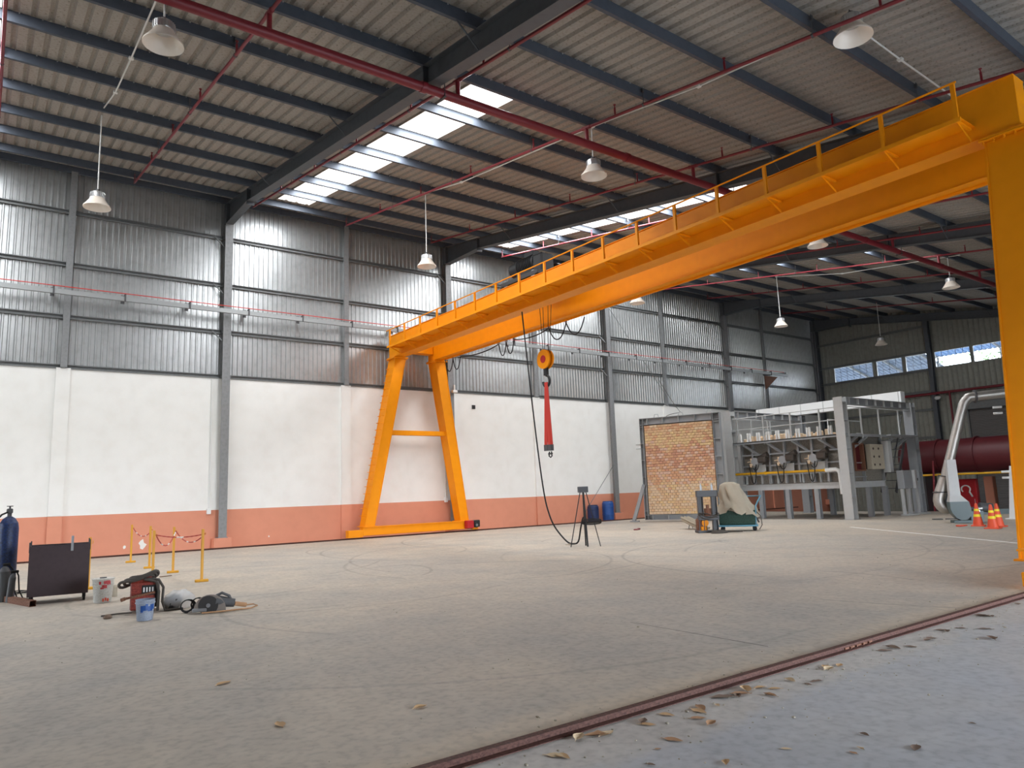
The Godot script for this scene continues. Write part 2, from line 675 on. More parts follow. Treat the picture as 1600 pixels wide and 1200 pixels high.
func crane_rail(z: float, label: String) -> void:
	# flat-bottomed rail bedded in the slab
	var t := thing("crane_rail", label, "rail", Vector3(17, 0, z), 0, "ground rails of the gantry crane")
	var prof := [Vector2(-0.06, 0.0), Vector2(0.06, 0.0), Vector2(0.06, 0.006), Vector2(0.012, 0.01), Vector2(0.012, 0.03), Vector2(0.03, 0.034), Vector2(0.03, 0.052), Vector2(-0.03, 0.052), Vector2(-0.03, 0.034), Vector2(-0.012, 0.03), Vector2(-0.012, 0.01), Vector2(-0.06, 0.006)]
	var ends := [-30.9, -10.0, 2.0, 14.0, 26.0]
	for k in 4:
		var s := S()
		prism(s, prof, ends[k + 1] - ends[k] - 0.008, Transform3D(Basis(Vector3.UP, PI / 2), Vector3((ends[k] + ends[k + 1]) * 0.5, 0, 0)))
		var o := part("rail_length", s, M.rail, t)
		if z > -10.0 and k < 3:
			var j := S()
			for g in [-1.0, 1.0]:
				bx(j, Vector3(ends[k + 1], 0.02, g * 0.018), Vector3(0.5, 0.018, 0.01))
				for b in [-0.17, -0.06, 0.06, 0.17]:
					rod(j, Vector3(ends[k + 1] + b, 0.02, g * 0.02), Vector3(ends[k + 1] + b, 0.02, g * 0.04), 0.009, 6)
			part("fishplate", j, M.rusty, o)

# ---------------------------------------------------------------- roof
func build_roof() -> void:
	var c := setting("ceiling")
	var sl := Vector3(0, -0.155, 1.0)
	var edges := [LEFT_X - 0.3]
	for x in FRAMES:
		edges.append(x)
	edges[-1] = GABLE_X + 0.3
	var zs := [-28.3, SKY_Z0, SKY_Z1, FRONT_Z + 0.4]
	for k in edges.size() - 1:
		var x0: float = edges[k]
		var x1: float = edges[k + 1]
		var lit := k > 0 and k < 5
		var spans := [[x0, x1, zs[0], zs[3]]]
		if lit:
			var a: float = x0 + SKY_A
			var b: float = a + SKY_W
			spans = [[x0, a, zs[0], zs[3]], [b, x1, zs[0], zs[3]], [a, b, zs[0], zs[1]], [a, b, zs[2], zs[3]]]
		for q in spans:
			var s := S()
			var z0: float = q[2]
			var z1: float = q[3]
			var len: float = z1 - z0
			ribbed(s, Vector3(q[0], roof_y(z0), z0), Vector3.RIGHT, q[1] - q[0], sl, Vector3.UP, 0.30, 0.06, func(_x): return 0.0, func(_x): return len, 0.6)
			part("roof_sheet", s, M.roof, c)
			# insulation board and outer skin above the liner
			var t := S()
			quad(t, Vector3(q[0], roof_y(z0) + 0.12, z0), Vector3(q[1], roof_y(z0) + 0.12, z0), Vector3(q[1], roof_y(z1) + 0.12, z1), Vector3(q[0], roof_y(z1) + 0.12, z1), Vector3.UP)
			part("outer_skin", t, M.cladding, c)
		if lit:
			var a: float = x0 + SKY_A
			for z in [SKY_Z0, SKY_Z1]:
				var e := S()
				bx(e, Vector3(a + SKY_W * 0.5, roof_y(z) + 0.06, z), Vector3(SKY_W + 0.1, 0.115, 0.03))
				part("closure_strip", e, M.roof, c)
			for x in [a - 0.01, a + SKY_W + 0.01]:
				var e := S()
				bar(e, Vector3(x, roof_y(SKY_Z0) + 0.06, SKY_Z0), Vector3(x, roof_y(SKY_Z1) + 0.06, SKY_Z1), 0.025, 0.115)
				part("closure_strip", e, M.roof, c)
	# skylight panels between the purlins
	var pz := [SKY_Z0]
	for k in 30:
		var z := -26.72 + 2.045 * k
		if z > SKY_Z0 + 0.4 and z < SKY_Z1 - 0.4:
			pz.append(z)
	pz.append(SKY_Z1)
	for k in FRAMES.size() - 2:
		var xa: float = FRAMES[k] + SKY_A
		for i in pz.size() - 1:
			var z0: float = pz[i]
			var z1: float = pz[i + 1]
			var s := S()
			ribbed(s, Vector3(xa, roof_y(z0) + 0.005, z0), Vector3.RIGHT, SKY_W, sl, Vector3.UP, SKY_W / 3.0, 0.045, func(_x): return 0.0, func(_x): return z1 - z0, 0.62)
			part("skylight_panel", s, M.skylight, c)
			var l := AreaLight3D.new()
			l.name = "skylight_daylight"
			l.area_size = Vector2(SKY_W - 0.04, z1 - z0 - 0.16)
			l.area_normalize_energy = false
			l.light_energy = SKYLIGHT
			l.light_color = Color(0.97, 0.985, 1.0)
			l.area_range = 90.0
			l.shadow_enabled = true
			l.position = Vector3(xa + SKY_W * 0.5, roof_y((z0 + z1) * 0.5) - 0.02, (z0 + z1) * 0.5)
			l.rotation = Vector3(-PI / 2 + atan(0.155), 0, 0)
			c.add_child(l, true)
	# purlins
	for k in range(-1, 17):
		var z := -26.72 + 2.045 * k
		if k == -1:
			z = -27.86
		var s := S()
		channel(s, Vector3(LEFT_X, roof_y(z) - 0.125, z), Vector3(GABLE_X, roof_y(z) - 0.125, z), Vector3(0, 0, -1), 0.24, 0.07, 0.006, 0.02)
		var o := part("purlin", s, M.purlin, c)
		if k >= 3 and k < 9:
			# screw heads where the sheet is fixed
			var d := S()
			for n in 52:
				rod(d, Vector3(0.15 + n * 0.4, roof_y(z) - 0.03, z + 0.012), Vector3(0.15 + n * 0.4, roof_y(z) + 0.0, z + 0.012), 0.016, 5)
			part("fixing", d, M.alu, o).set_meta("kind", "stuff")
	# tapered portal rafters
	for x in FRAMES:
		var top := 0.245
		var low := [[-27.72, 12.28], [-25.1, roof_y(-25.1) - 0.70], [-12.5, roof_y(-12.5) - 0.72], [FRONT_Z - 0.3, roof_y(FRONT_Z - 0.3) - 0.95]]
		var s := S()
		var poly := [Vector2(27.72, roof_y(-27.72) - top), Vector2(-FRONT_Z + 0.3, roof_y(FRONT_Z - 0.3) - top)]
		for k in range(low.size() - 1, -1, -1):
			poly.append(Vector2(-low[k][0], low[k][1]))
		# local x -> -z
		prism(s, poly, 0.01, Transform3D(Basis(Vector3(0, 0, -1), Vector3.UP, Vector3.RIGHT), Vector3(x, 0, 0)))
		var o := part("rafter", s, M.rafter, c)
		var f := S()
		bar(f, Vector3(x, roof_y(-27.72) - top, -27.72), Vector3(x, roof_y(FRONT_Z - 0.3) - top, FRONT_Z - 0.3), 0.26, 0.014)
		part("top_flange", f, M.rafter, o)
		f = S()
		for k in low.size() - 1:
			bar(f, Vector3(x, low[k][1], low[k][0]), Vector3(x, low[k + 1][1], low[k + 1][0]), 0.28, 0.016)
		part("bottom_flange", f, M.rafter, o)
		f = S()
		for z in [-25.1, -12.45, -2.0]:
			for g in [-0.012, 0.012]:
				bx(f, Vector3(x, roof_y(z) - 0.49, z + g), Vector3(0.27, 0.52, 0.014))
			bx(f, Vector3(x, roof_y(z) - 0.79, z), Vector3(0.27, 0.09, 0.05))
		part("splice_plate", f, M.rafter, o)
		# flange braces down from the purlins
		f = S()
		for k in [2, 5, 8, 11]:
			var z: float = -26.72 + 2.045 * k
			for g in [-1.0, 1.0]:
				rod(f, Vector3(x + g * 0.09, roof_y(z) - 0.69, z - 0.03), Vector3(x + g * 0.62, roof_y(z) - 0.2, z - 0.03), 0.018, 6)
		part("fly_brace", f, M.rafter, o)

# ---------------------------------------------------------------- back wall
func build_back_wall() -> void:
	var w := setting("wall_back")
	var top := 6.28
	var band := 1.37
	var s := S()
	bx(s, Vector3((LEFT_X + GABLE_X) * 0.5, (top + band) * 0.5, WALL_Z - 0.1), Vector3(GABLE_X - LEFT_X, top - band, 0.2))
	part("plastered_wall", s, M.white_wall, w)
	s = S()
	bx(s, Vector3((LEFT_X + GABLE_X) * 0.5, band * 0.5 - 0.3, WALL_Z - 0.1), Vector3(GABLE_X - LEFT_X, band + 0.6, 0.2))
	part("painted_dado", s, M.orange_wall, w)
	# ribbed cladding, a run between each pair of uprights
	var xs := [LEFT_X]
	for k in 6:
		xs.append(MIDS[k])
		xs.append(FRAMES[k])
	xs.sort()
	xs[-1] = GABLE_X
	var high := roof_y(WALL_Z) + 0.04
	for k in xs.size() - 1:
		s = S()
		ribbed(s, Vector3(xs[k], top, WALL_Z - 0.09), Vector3.RIGHT, xs[k + 1] - xs[k], Vector3.UP, Vector3(0, 0, 1), 0.19, 0.036, func(_x): return 0.0, func(_x): return high - top, 0.56)
		part("cladding_sheet", s, M.cladding, w)
	s = S()
	bx(s, Vector3((LEFT_X + GABLE_X) * 0.5, (high + top) * 0.5, WALL_Z - 0.14), Vector3(GABLE_X - LEFT_X, high - top, 0.02))
	part("outer_skin", s, M.cladding, w)
	# horizontal rails that carry the cladding
	for y in [6.32, 8.04, 9.88, 11.75]:
		for k in xs.size() - 1:
			s = S()
			channel(s, Vector3(xs[k] + 0.06, y, WALL_Z - 0.045), Vector3(xs[k + 1] - 0.06, y, WALL_Z - 0.045), Vector3(0, 0, 1), 0.15, 0.075, 0.006, 0.03)
			part("girt", s, M.girt, w)
	# frame columns
	for x in FRAMES:
		s = S()
		ibeam(s, Vector3(x, 0.36, -27.87), Vector3(x, 12.3, -27.87), Vector3(0, 0, 1), 0.30, 0.29, 0.016, 0.012)
		var o := part("column", s, M.column, w)
		s = S()
		bx(s, Vector3(x, 0.37, -27.86), Vector3(0.36, 0.03, 0.34))
		for g in [-0.12, 0.12]:
			rod(s, Vector3(x + g, 0.38, -27.74), Vector3(x + g, 0.45, -27.74), 0.014, 6)
		part("base_plate", s, M.column, o)
		s = S()
		cb(s, Vector3(x, 0.18, -27.82), Vector3(0.62, 0.36, 0.38), 0.01)
		part("plinth", s, M.orange_wall, w)
		# knee plate up into the rafter
		s = S()
		prism(s, [Vector2(27.72, 12.3), Vector2(28.0, 12.3), Vector2(28.0, 13.1), Vector2(27.72, 13.1)], 0.26, Transform3D(Basis(Vector3(0, 0, -1), Vector3.UP, Vector3.RIGHT), Vector3(x, 0, 0)))
		part("knee_block", s, M.rafter, o)
		# corner braces to the girts
		s = S()
		for y in [8.04, 9.88, 11.75]:
			bar(s, Vector3(x - 0.5, y, -27.93), Vector3(x - 0.14, y - 0.4, -27.8), 0.04, 0.04, Vector3.FORWARD)
		part("knee_brace", s, M.girt, o)
	# mid posts: rendered pier below, steel above
	for x in MIDS:
		s = S()
		bx(s, Vector3(x, (top + band) * 0.5, WALL_Z + 0.03), Vector3(0.42, top - band - 0.02, 0.1))
		part("pier", s, M.white_wall, w)
		s = S()
		bx(s, Vector3(x, band * 0.5, WALL_Z + 0.03), Vector3(0.42, band, 0.1))
		part("pier_foot", s, M.orange_wall, w)
		s = S()
		channel(s, Vector3(x, top, -27.86), Vector3(x, high - 0.25, -27.86), Vector3(0, 0, -1), 0.2, 0.1, 0.008)
		part("post", s, M.column, w)
	# diagonal wind bracing in the fourth bay
	s = S()
	rod(s, Vector3(27.5, 11.6, -27.8), Vector3(31.9, 6.7, -27.8), 0.016, 6)
	part("brace_rod", s, M.girt, w)
	s = S()
	rod(s, Vector3(25.0, 0.4, -27.8), Vector3(27.3, 2.9, -27.8), 0.016, 6)
	part("brace_rod", s, M.girt, w)
	# patches where the paint has come off
	var pr := RandomNumberGenerator.new()
	pr.seed = 9
	for q in [[222, 851, 0.13], [195, 855, 0.05], [420, 838, 0.03], [243, 866, 0.04], [1010, 712, 0.0]]:
		if q[2] <= 0.0:
			continue
		var p := on_z(q[0], q[1], WALL_Z + 0.002)
		var poly := []
		for k in 9:
			var a := TAU * k / 9.0
			poly.append(Vector2(cos(a), sin(a) * 1.3) * q[2] * pr.randf_range(0.5, 1.2))
		s = S()
		prism(s, poly, 0.003, Transform3D(Basis(), p))
		part("bare_plaster", s, M.paper, w)
	crane_rail(-27.15, "rusty steel rail on the floor along the white back wall")
	crane_rail(-3.93, "rusty steel rail bedded in the open floor among dry leaves")

# ---------------------------------------------------------------- right gable
const WINDOWS := [[-26.75, -24.0], [-23.75, -22.05], [-21.85, -20.45], [-20.05, -18.0], [-17.85, -15.9], [-15.7, -13.7]]

func build_gable() -> void:
	var w := setting("wall_right")
	var x := GABLE_X
	var y0 := 8.45
	var y1 := 9.46
	var run := func(za: float, zb: float, lo: float, hi: float) -> void:
		# hi < 0: up to the roof
		var s := S()
		ribbed(s, Vector3(x, 0, za), Vector3(0, 0, 1), zb - za, Vector3.UP, Vector3(-1, 0, 0), 0.3, 0.035, func(_d): return lo, func(d): return hi if hi > 0.0 else roof_y(za + d) + 0.05, 0.6)
		part("cladding_sheet", s, M.gable_cladding, w)
		s = S()
		var ya := hi if hi > 0.0 else roof_y(za)
		var yb := hi if hi > 0.0 else roof_y(zb)
		hull8(s, [Vector3(x + 0.02, lo, za), Vector3(x + 0.06, lo, za), Vector3(x + 0.06, lo, zb), Vector3(x + 0.02, lo, zb)], [Vector3(x + 0.02, ya, za), Vector3(x + 0.06, ya, za), Vector3(x + 0.06, yb, zb), Vector3(x + 0.02, yb, zb)])
		part("outer_skin", s, M.gable_cladding, w)
	var bays := [-28.0, -20.25, -12.0, -4.0, FRONT_Z]
	for k in 4:
		run.call(bays[k], bays[k + 1], y1, -1.0)
	run.call(-28.0, -20.25, -0.6, y0)
	run.call(-20.25, -18.55, -0.6, y0)
	run.call(-18.55, -12.6, 5.75, y0)
	run.call(-12.6, -4.0, -0.6, y0)
	run.call(-4.0, FRONT_Z, -0.6, y0)
	var from := -28.0
	for q in WINDOWS:
		if q[0] - from > 0.05:
			run.call(from, q[0], y0, y1)
		from = q[1]
	run.call(from, FRONT_Z, y0, y1)
	for z in [-27.75, -20.25, -12.0, -4.0]:
		var s := S()
		ibeam(s, Vector3(x - 0.22, -0.5, z), Vector3(x - 0.22, roof_y(z) - 0.3, z), Vector3(1, 0, 0), 0.3, 0.26, 0.016, 0.012)
		part("column", s, M.rafter, w)
	for y in [2.2, 4.1, 5.85, 7.0, 8.38, 9.53, 11.2]:
		for k in 3:
			if bays[k] < -20.0 and k == 1:
				continue
			var s := S()
			channel(s, Vector3(x - 0.07, y, bays[k] + 0.15), Vector3(x - 0.07, y, (bays[k + 1] if not (k == 1 and y < 5.8) else -18.6) - 0.15), Vector3(-1, 0, 0), 0.15, 0.075, 0.006, 0.03)
			part("girt", s, M.girt, w)
	var n := 0
	for q in WINDOWS:
		n += 1
		var z0: float = q[0]
		var z1: float = q[1]
		var win := setting("window_%d" % n)
		win.position = Vector3(x, y0, (z0 + z1) * 0.5)
		var l := z1 - z0
		var h := y1 - y0
		var s := S()
		for g in [0.0, h]:
			bx(s, Vector3(0, g, 0), Vector3(0.1, 0.05, l))
		for g in [-l * 0.5, l * 0.5]:
			bx(s, Vector3(0, h * 0.5, g), Vector3(0.1, h, 0.05))
		part("window_frame", s, M.tray, win)
		var cols := int(round(l / 0.45))
		for k in cols:
			var a := -l * 0.5 + l * k / cols
			var b := -l * 0.5 + l * (k + 1) / cols
			s = S()
			bx(s, Vector3(0.02, h * 0.5, (a + b) * 0.5), Vector3(0.006, h - 0.05, b - a - 0.015))
			part("pane", s, M.glass, win)
			if k > 0:
				s = S()
				bx(s, Vector3(-0.01, h * 0.5, a), Vector3(0.02, h, 0.018))
				part("glazing_bar", s, M.dark_grey, win)
		for g in [0.34, 0.67]:
			s = S()
			bx(s, Vector3(-0.01, h * g, 0), Vector3(0.02, 0.018, l))
			part("glazing_bar", s, M.dark_grey, win)
	# roller shutter
	var d := setting("door_1")
	d.position = Vector3(x, -0.5, -15.575)
	var c := S()
	ribbed(c, Vector3(-0.02, 0, -2.95), Vector3(0, 1, 0), 6.2, Vector3(0, 0, 1), Vector3(-1, 0, 0), 0.1, 0.016, func(_t): return 0.0, func(_t): return 5.9, 0.5)
	part("shutter_curtain", c, M.shutter, d)
	c = S()
	for g in [-2.98, 2.98]:
		bx(c, Vector3(-0.06, 3.1, g), Vector3(0.14, 6.2, 0.1))
	part("guide_rail", c, M.girt, d)
	c = S()
	cb(c, Vector3(-0.2, 6.3, 0), Vector3(0.45, 0.45, 6.1), 0.03)
	part("shutter_housing", c, M.girt, d)

# ---------------------------------------------------------------- the two sides out of view, with their doorways
func build_open_sides() -> void:
	var w := setting("wall_left")
	var x := LEFT_X
	var piece := func(za: float, zb: float, lo: float, hi: float) -> void:
		var s := S()
		var ya := hi if hi > 0.0 else roof_y(za)
		var yb := hi if hi > 0.0 else roof_y(zb)
		hull8(s, [Vector3(x - 0.1, lo, za), Vector3(x, lo, za), Vector3(x, lo, zb), Vector3(x - 0.1, lo, zb)], [Vector3(x - 0.1, ya, za), Vector3(x, ya, za), Vector3(x, yb, zb), Vector3(x - 0.1, yb, zb)])
		part("cladding_sheet", s, M.gable_cladding, w)
	piece.call(-28.0, LEFT_DOOR[0], -0.3, -1.0)
	piece.call(LEFT_DOOR[0], LEFT_DOOR[1], LEFT_DOOR[2], -1.0)
	piece.call(LEFT_DOOR[1], FRONT_Z, -0.3, -1.0)
	var f := setting("wall_front")
	var z := FRONT_Z
	var top := roof_y(z)
	var plate := func(xa: float, xb: float, lo: float, hi: float) -> void:
		var s := S()
		bx(s, Vector3((xa + xb) * 0.5, (lo + hi) * 0.5, z + 0.05), Vector3(xb - xa, hi - lo, 0.1))
		part("cladding_sheet", s, M.gable_cladding, f)
	plate.call(LEFT_X - 0.1, FRONT_DOOR[0], -0.3, top)
	plate.call(FRONT_DOOR[0], FRONT_DOOR[1], FRONT_DOOR[2], top)
	plate.call(FRONT_DOOR[1], GABLE_X, -0.6, top)
	for xx in FRAMES:
		if xx > FRONT_DOOR[0] - 0.3 and xx < FRONT_DOOR[1] + 0.3:
			continue
		var s := S()
		ibeam(s, Vector3(xx, -0.4, z - 0.2), Vector3(xx, top - 0.3, z - 0.2), Vector3(0, 0, 1), 0.3, 0.26)
		part("column", s, M.column, f)

func build_outside() -> void:
	var g := setting("ground")
	var s := S()
	bx(s, Vector3(20, -0.75, -10), Vector3(260, 0.2, 220))
	part("yard", s, M.ground, g)
	# blue lean-to roofs seen through the gable windows
	var make := func(za: float, zb: float, x0: float, yy0: float, x1: float, yy1: float, label: String, skin: Material) -> void:
		var t := thing("lean_to_roof", label, "roof", Vector3(x0, -0.65, (za + zb) * 0.5))
		var d := Vector3(x1 - x0, yy1 - yy0, 0)
		var q := S()
		ribbed(q, Vector3(x0, yy0, za), Vector3(0, 0, 1), zb - za, d.normalized(), Vector3.UP, 0.3, 0.05, func(_d): return 0.0, func(_d): return d.length(), 0.6)
		wpart("roof_sheet", q, skin, t)
		q = S()
		for k in 4:
			var z := lerpf(za + 0.2, zb - 0.2, k / 3.0)
			bar(q, Vector3(x0, yy0 - 0.1, z), Vector3(x1, yy1 - 0.1, z), 0.08, 0.14)
			rod(q, Vector3(x1 - 0.2, yy1 - 0.1, z), Vector3(x1 - 0.2, -0.65, z), 0.07, 8)
		wpart("frame", q, M.dark_grey, t)
	make.call(-30.0, -22.0, 49.0, 10.6, 54.5, 9.3, "blue ribbed lean-to roof outside the corner windows", M.canopy_dark)
	make.call(-21.9, -10.0, 49.0, 10.6, 53.0, 9.78, "blue ribbed lean-to roof outside the windows above the roller shutter", M.canopy)
	# a tree beyond
	for q in [[74.0, -24.0, 1.0], [86.0, -36.0, 1.15]]:
		var t := thing("tree", "leafy green tree beyond the gable windows", "tree", Vector3(q[0], -0.65, q[1]), 0, "trees beyond the gable")
		var b := S()
		rod(b, Vector3.ZERO, Vector3(0, 8.0, 0), 0.3, 8, 0.14)
		part("trunk", b, M.trunk, t)
		b = S()
		var r := RandomNumberGenerator.new()
		r.seed = int(q[0])
		for k in 1400:
			var p: Vector3 = Vector3(r.randfn(0, 1.6), r.randfn(0, 1.1), r.randfn(0, 1.7)) * q[2] + Vector3(0, 11.6, 0)
			var e := Basis.from_euler(Vector3(r.randf_range(-1, 1), r.randf_range(0, TAU), r.randf_range(-1, 1)))
			var u := r.randf_range(0.16, 0.3)
			quad(b, p + e * Vector3(-u, 0, 0), p + e * Vector3(0, 0, u * 0.5), p + e * Vector3(u, 0, 0), p + e * Vector3(0, 0.04, -u * 0.5), Vector3.UP)
		part("crown", b, M.leaf_green, t)

# ---------------------------------------------------------------- gantry crane
const GIRDERS := [[13.98, 14.46], [15.9, 16.4]]
const G_LOW := 7.5
const G_TOP := 8.45
const NEAR_Z := -3.98
const FAR_Z := -27.55

func build_crane() -> void:
	var t := thing("gantry_crane", "large orange steel gantry crane spanning the hall on four legs", "crane", Vector3(15.2, 0, -15.6))
	var midz := (NEAR_Z + FAR_Z) * 0.5
	var len := NEAR_Z - FAR_Z
	for g in GIRDERS:
		var s := S()
		var mx: float = (g[0] + g[1]) * 0.5
		var wx: float = g[1] - g[0]
		cb(s, Vector3(mx, (G_LOW + G_TOP) * 0.5, midz), Vector3(wx - 0.06, G_TOP - G_LOW - 0.04, len), 0.008)
		var o := wpart("girder", s, M.crane, t)
		s = S()
		cb(s, Vector3(mx, G_LOW + 0.012, midz), Vector3(wx, 0.024, len), 0.004)
		cb(s, Vector3(mx, G_TOP - 0.012, midz), Vector3(wx, 0.024, len), 0.004)
		wpart("flange", s, M.crane, o)
		s = S()
		cb(s, Vector3(mx, G_TOP + 0.025, midz), Vector3(0.06, 0.05, len - 0.6), 0.008)
		wpart("trolley_rail", s, M.rail, o)
	# end ties between the girders
	for z in [NEAR_Z - 0.3, FAR_Z + 0.3]:
		var s := S()
		cb(s, Vector3(15.18, 8.05, z), Vector3(1.44, 0.6, 0.4), 0.01)
		wpart("end_tie", s, M.crane, t)
	# walkway along the nearer girder
	var s := S()
	var wz0 := -26.6
	var wz1 := -4.66
	bx(s, Vector3(13.72, 7.775, (wz0 + wz1) * 0.5), Vector3(0.6, 0.012, wz1 - wz0))
	var deck := wpart("walkway", s, M.crane, t)
	s = S()
	cb(s, Vector3(13.425, 7.76, (wz0 + wz1) * 0.5), Vector3(0.025, 0.085, wz1 - wz0), 0.004)
	wpart("edge_angle", s, M.crane, deck)
	s = S()
	tube(s, [Vector3(13.42, 8.45, wz0), Vector3(13.42, 8.45, wz1)], 0.021, 8)
	wpart("handrail", s, M.crane, t)
	var ps := S()
	bx(ps, Vector3(0, 0.34, 0), Vector3(0.012, 0.68, 0.07))
	bx(ps, Vector3(0.025, 0.34, 0.03), Vector3(0.05, 0.68, 0.01))
	var pm := made(ps)
	var bs := S()
	bar(bs, Vector3(0.02, -0.03, 0), Vector3(0.54, -0.26, 0), 0.05, 0.008, Vector3(0, 0, 1))
	bx(bs, Vector3(0.28, -0.03, 0), Vector3(0.54, 0.04, 0.05))
	var bm := made(bs)
	for k in 18:
		var z := -4.73 - 1.272 * k
		inst("handrail_post", pm, M.crane, t, Transform3D(Basis(), Vector3(13.42, 7.78, z) - t.position))
		inst("walkway_bracket", bm, M.crane, t, Transform3D(Basis(), Vector3(13.42, 7.77, z) - t.position))
	# legs, near side and far side
	for e in [[-4.54, -3.92], [-27.6, -27.0]]:
		var za: float = e[0]
		var zb: float = e[1]
		var zc := (za + zb) * 0.5
		var near := za > -20.0
		var ends := [[14.03, 14.5, 12.74 if near else 12.6, 13.12 if near else 13.0], [15.98, 16.45, 17.1, 17.5]]
		var fy := 0.32 if near else 0.46
		for q in ends:
			s = S()
			hull8(s, [Vector3(q[2], fy, za + 0.1), Vector3(q[3], fy, za + 0.1), Vector3(q[3], fy, zb - 0.02), Vector3(q[2], fy, zb - 0.02)], [Vector3(q[0], 7.42, za), Vector3(q[1], 7.42, za), Vector3(q[1], 7.42, zb), Vector3(q[0], 7.42, zb)])
			var leg := wpart("leg", s, M.crane, t)
			# edge strips of the box leg stand a little proud
			s = S()
			for k in [[0, 2], [1, 3]]:
				for z in [0, 1]:
					var lo := Vector3(q[k[1]], fy + 0.01, (za + 0.1) if z == 0 else (zb - 0.02))
					var hi := Vector3(q[k[0]], 7.41, za if z == 0 else zb)
					bar(s, lo, hi, 0.03, 0.03, Vector3(0, 0, 1))
			wpart("edge_strip", s, M.crane, leg)
			s = S()
			cb(s, Vector3((q[0] + q[1]) * 0.5, 7.44, zc), Vector3(0.66, 0.03, zb - za + 0.16), 0.005)
			cb(s, Vector3((q[0] + q[1]) * 0.5, 7.475, zc), Vector3(0.66, 0.03, zb - za + 0.16), 0.005)
			var fl := wpart("flange_joint", s, M.crane, leg)
			s = S()
			for k in 5:
				for g in [-0.29, 0.29]:
					var z := lerpf(za - 0.02, zb + 0.02, k / 4.0)
					rod(s, Vector3((q[0] + q[1]) * 0.5 + g, 7.37, z), Vector3((q[0] + q[1]) * 0.5 + g, 7.5, z), 0.018, 6)
			wpart("flange_bolt", s, M.crane, fl).set_meta("kind", "stuff")
			s = S()
			cb(s, Vector3((q[2] + q[3]) * 0.5, fy + 0.01, (za + zb) * 0.5 + 0.04), Vector3(0.62, 0.03, zb - za - 0.02), 0.005)
			wpart("foot_plate", s, M.crane, leg)
		# rungs welded to the first leg
		var rs := S()
		tube(rs, [Vector3(0, 0, -0.17), Vector3(-0.13, 0, -0.16), Vector3(-0.13, 0, 0.16), Vector3(0, 0, 0.17)], 0.014, 6)
		var rm := made(rs)
		for k in (22 if za < -20.0 else 0):
			var y := 0.9 + k * 0.29
			var x := lerpf(12.6, 14.03, (y - 0.46) / 6.96)
			inst("rung", rm, M.crane, t, Transform3D(Basis(), Vector3(x, y, zc) - t.position))
		# cross tie
		s = S()
		cb(s, Vector3(15.13, 4.27, zc + 0.05), Vector3(2.95, 0.2, 0.22), 0.01)
		wpart("cross_tie", s, M.crane, t)
		# end carriage on its rail
		var cz := -27.15 if za < -20.0 else -4.02
		s = S()
		cb(s, Vector3(15.1, (fy + 0.12) * 0.5, cz), Vector3(5.2, fy - 0.12, 0.32), 0.01)
		for g in [[12.2, 0.62], [17.85, 0.3]]:
			cb(s, Vector3(g[0], fy * 0.5 - 0.02, cz), Vector3(g[1], fy * 0.62, 0.28), 0.01)
		bx(s, Vector3(15.1, fy - 0.005, cz), Vector3(5.2, 0.02, 0.4))
		var car := wpart("end_carriage", s, M.crane, t)
		for x in [12.45, 17.6]:
			s = S()
			rod(s, Vector3(x, 0.09 + fy * 0.28, cz - 0.05), Vector3(x, 0.09 + fy * 0.28, cz + 0.05), fy * 0.3, 18)
			wpart("wheel", s, M.steel, car)
		s = S()
		cb(s, Vector3(17.42, 0.31, cz + 0.3), Vector3(0.34, 0.34, 0.26), 0.02)
		var dr := wpart("drive_box", s, M.red, t)
		s = S()
		cb(s, Vector3(17.78, 0.33, cz + 0.27), Vector3(0.36, 0.3, 0.2), 0.03)
		rod(s, Vector3(17.72, 0.27, cz + 0.35), Vector3(17.72, 0.27, cz + 0.44), 0.11, 14)
		wpart("drive_motor", s, M.black, t)
		s = S()
		rod(s, Vector3(17.72, 0.27, cz + 0.43), Vector3(17.72, 0.27, cz + 0.47), 0.055, 12)
		wpart("motor_cap", s, M.steel, dr)
		if za > -20.0:
			s = S()
			cb(s, Vector3(12.3, 0.52, cz - 0.1), Vector3(0.3, 0.03, 0.3), 0.004)
			prism(s, [Vector2(-0.12, 0.35), Vector2(0.12, 0.35), Vector2(0.12, 0.5)], 0.02, Transform3D(Basis(), Vector3(12.4, 0.0, cz - 0.1)))
			wpart("step_plate", s, M.crane, car)

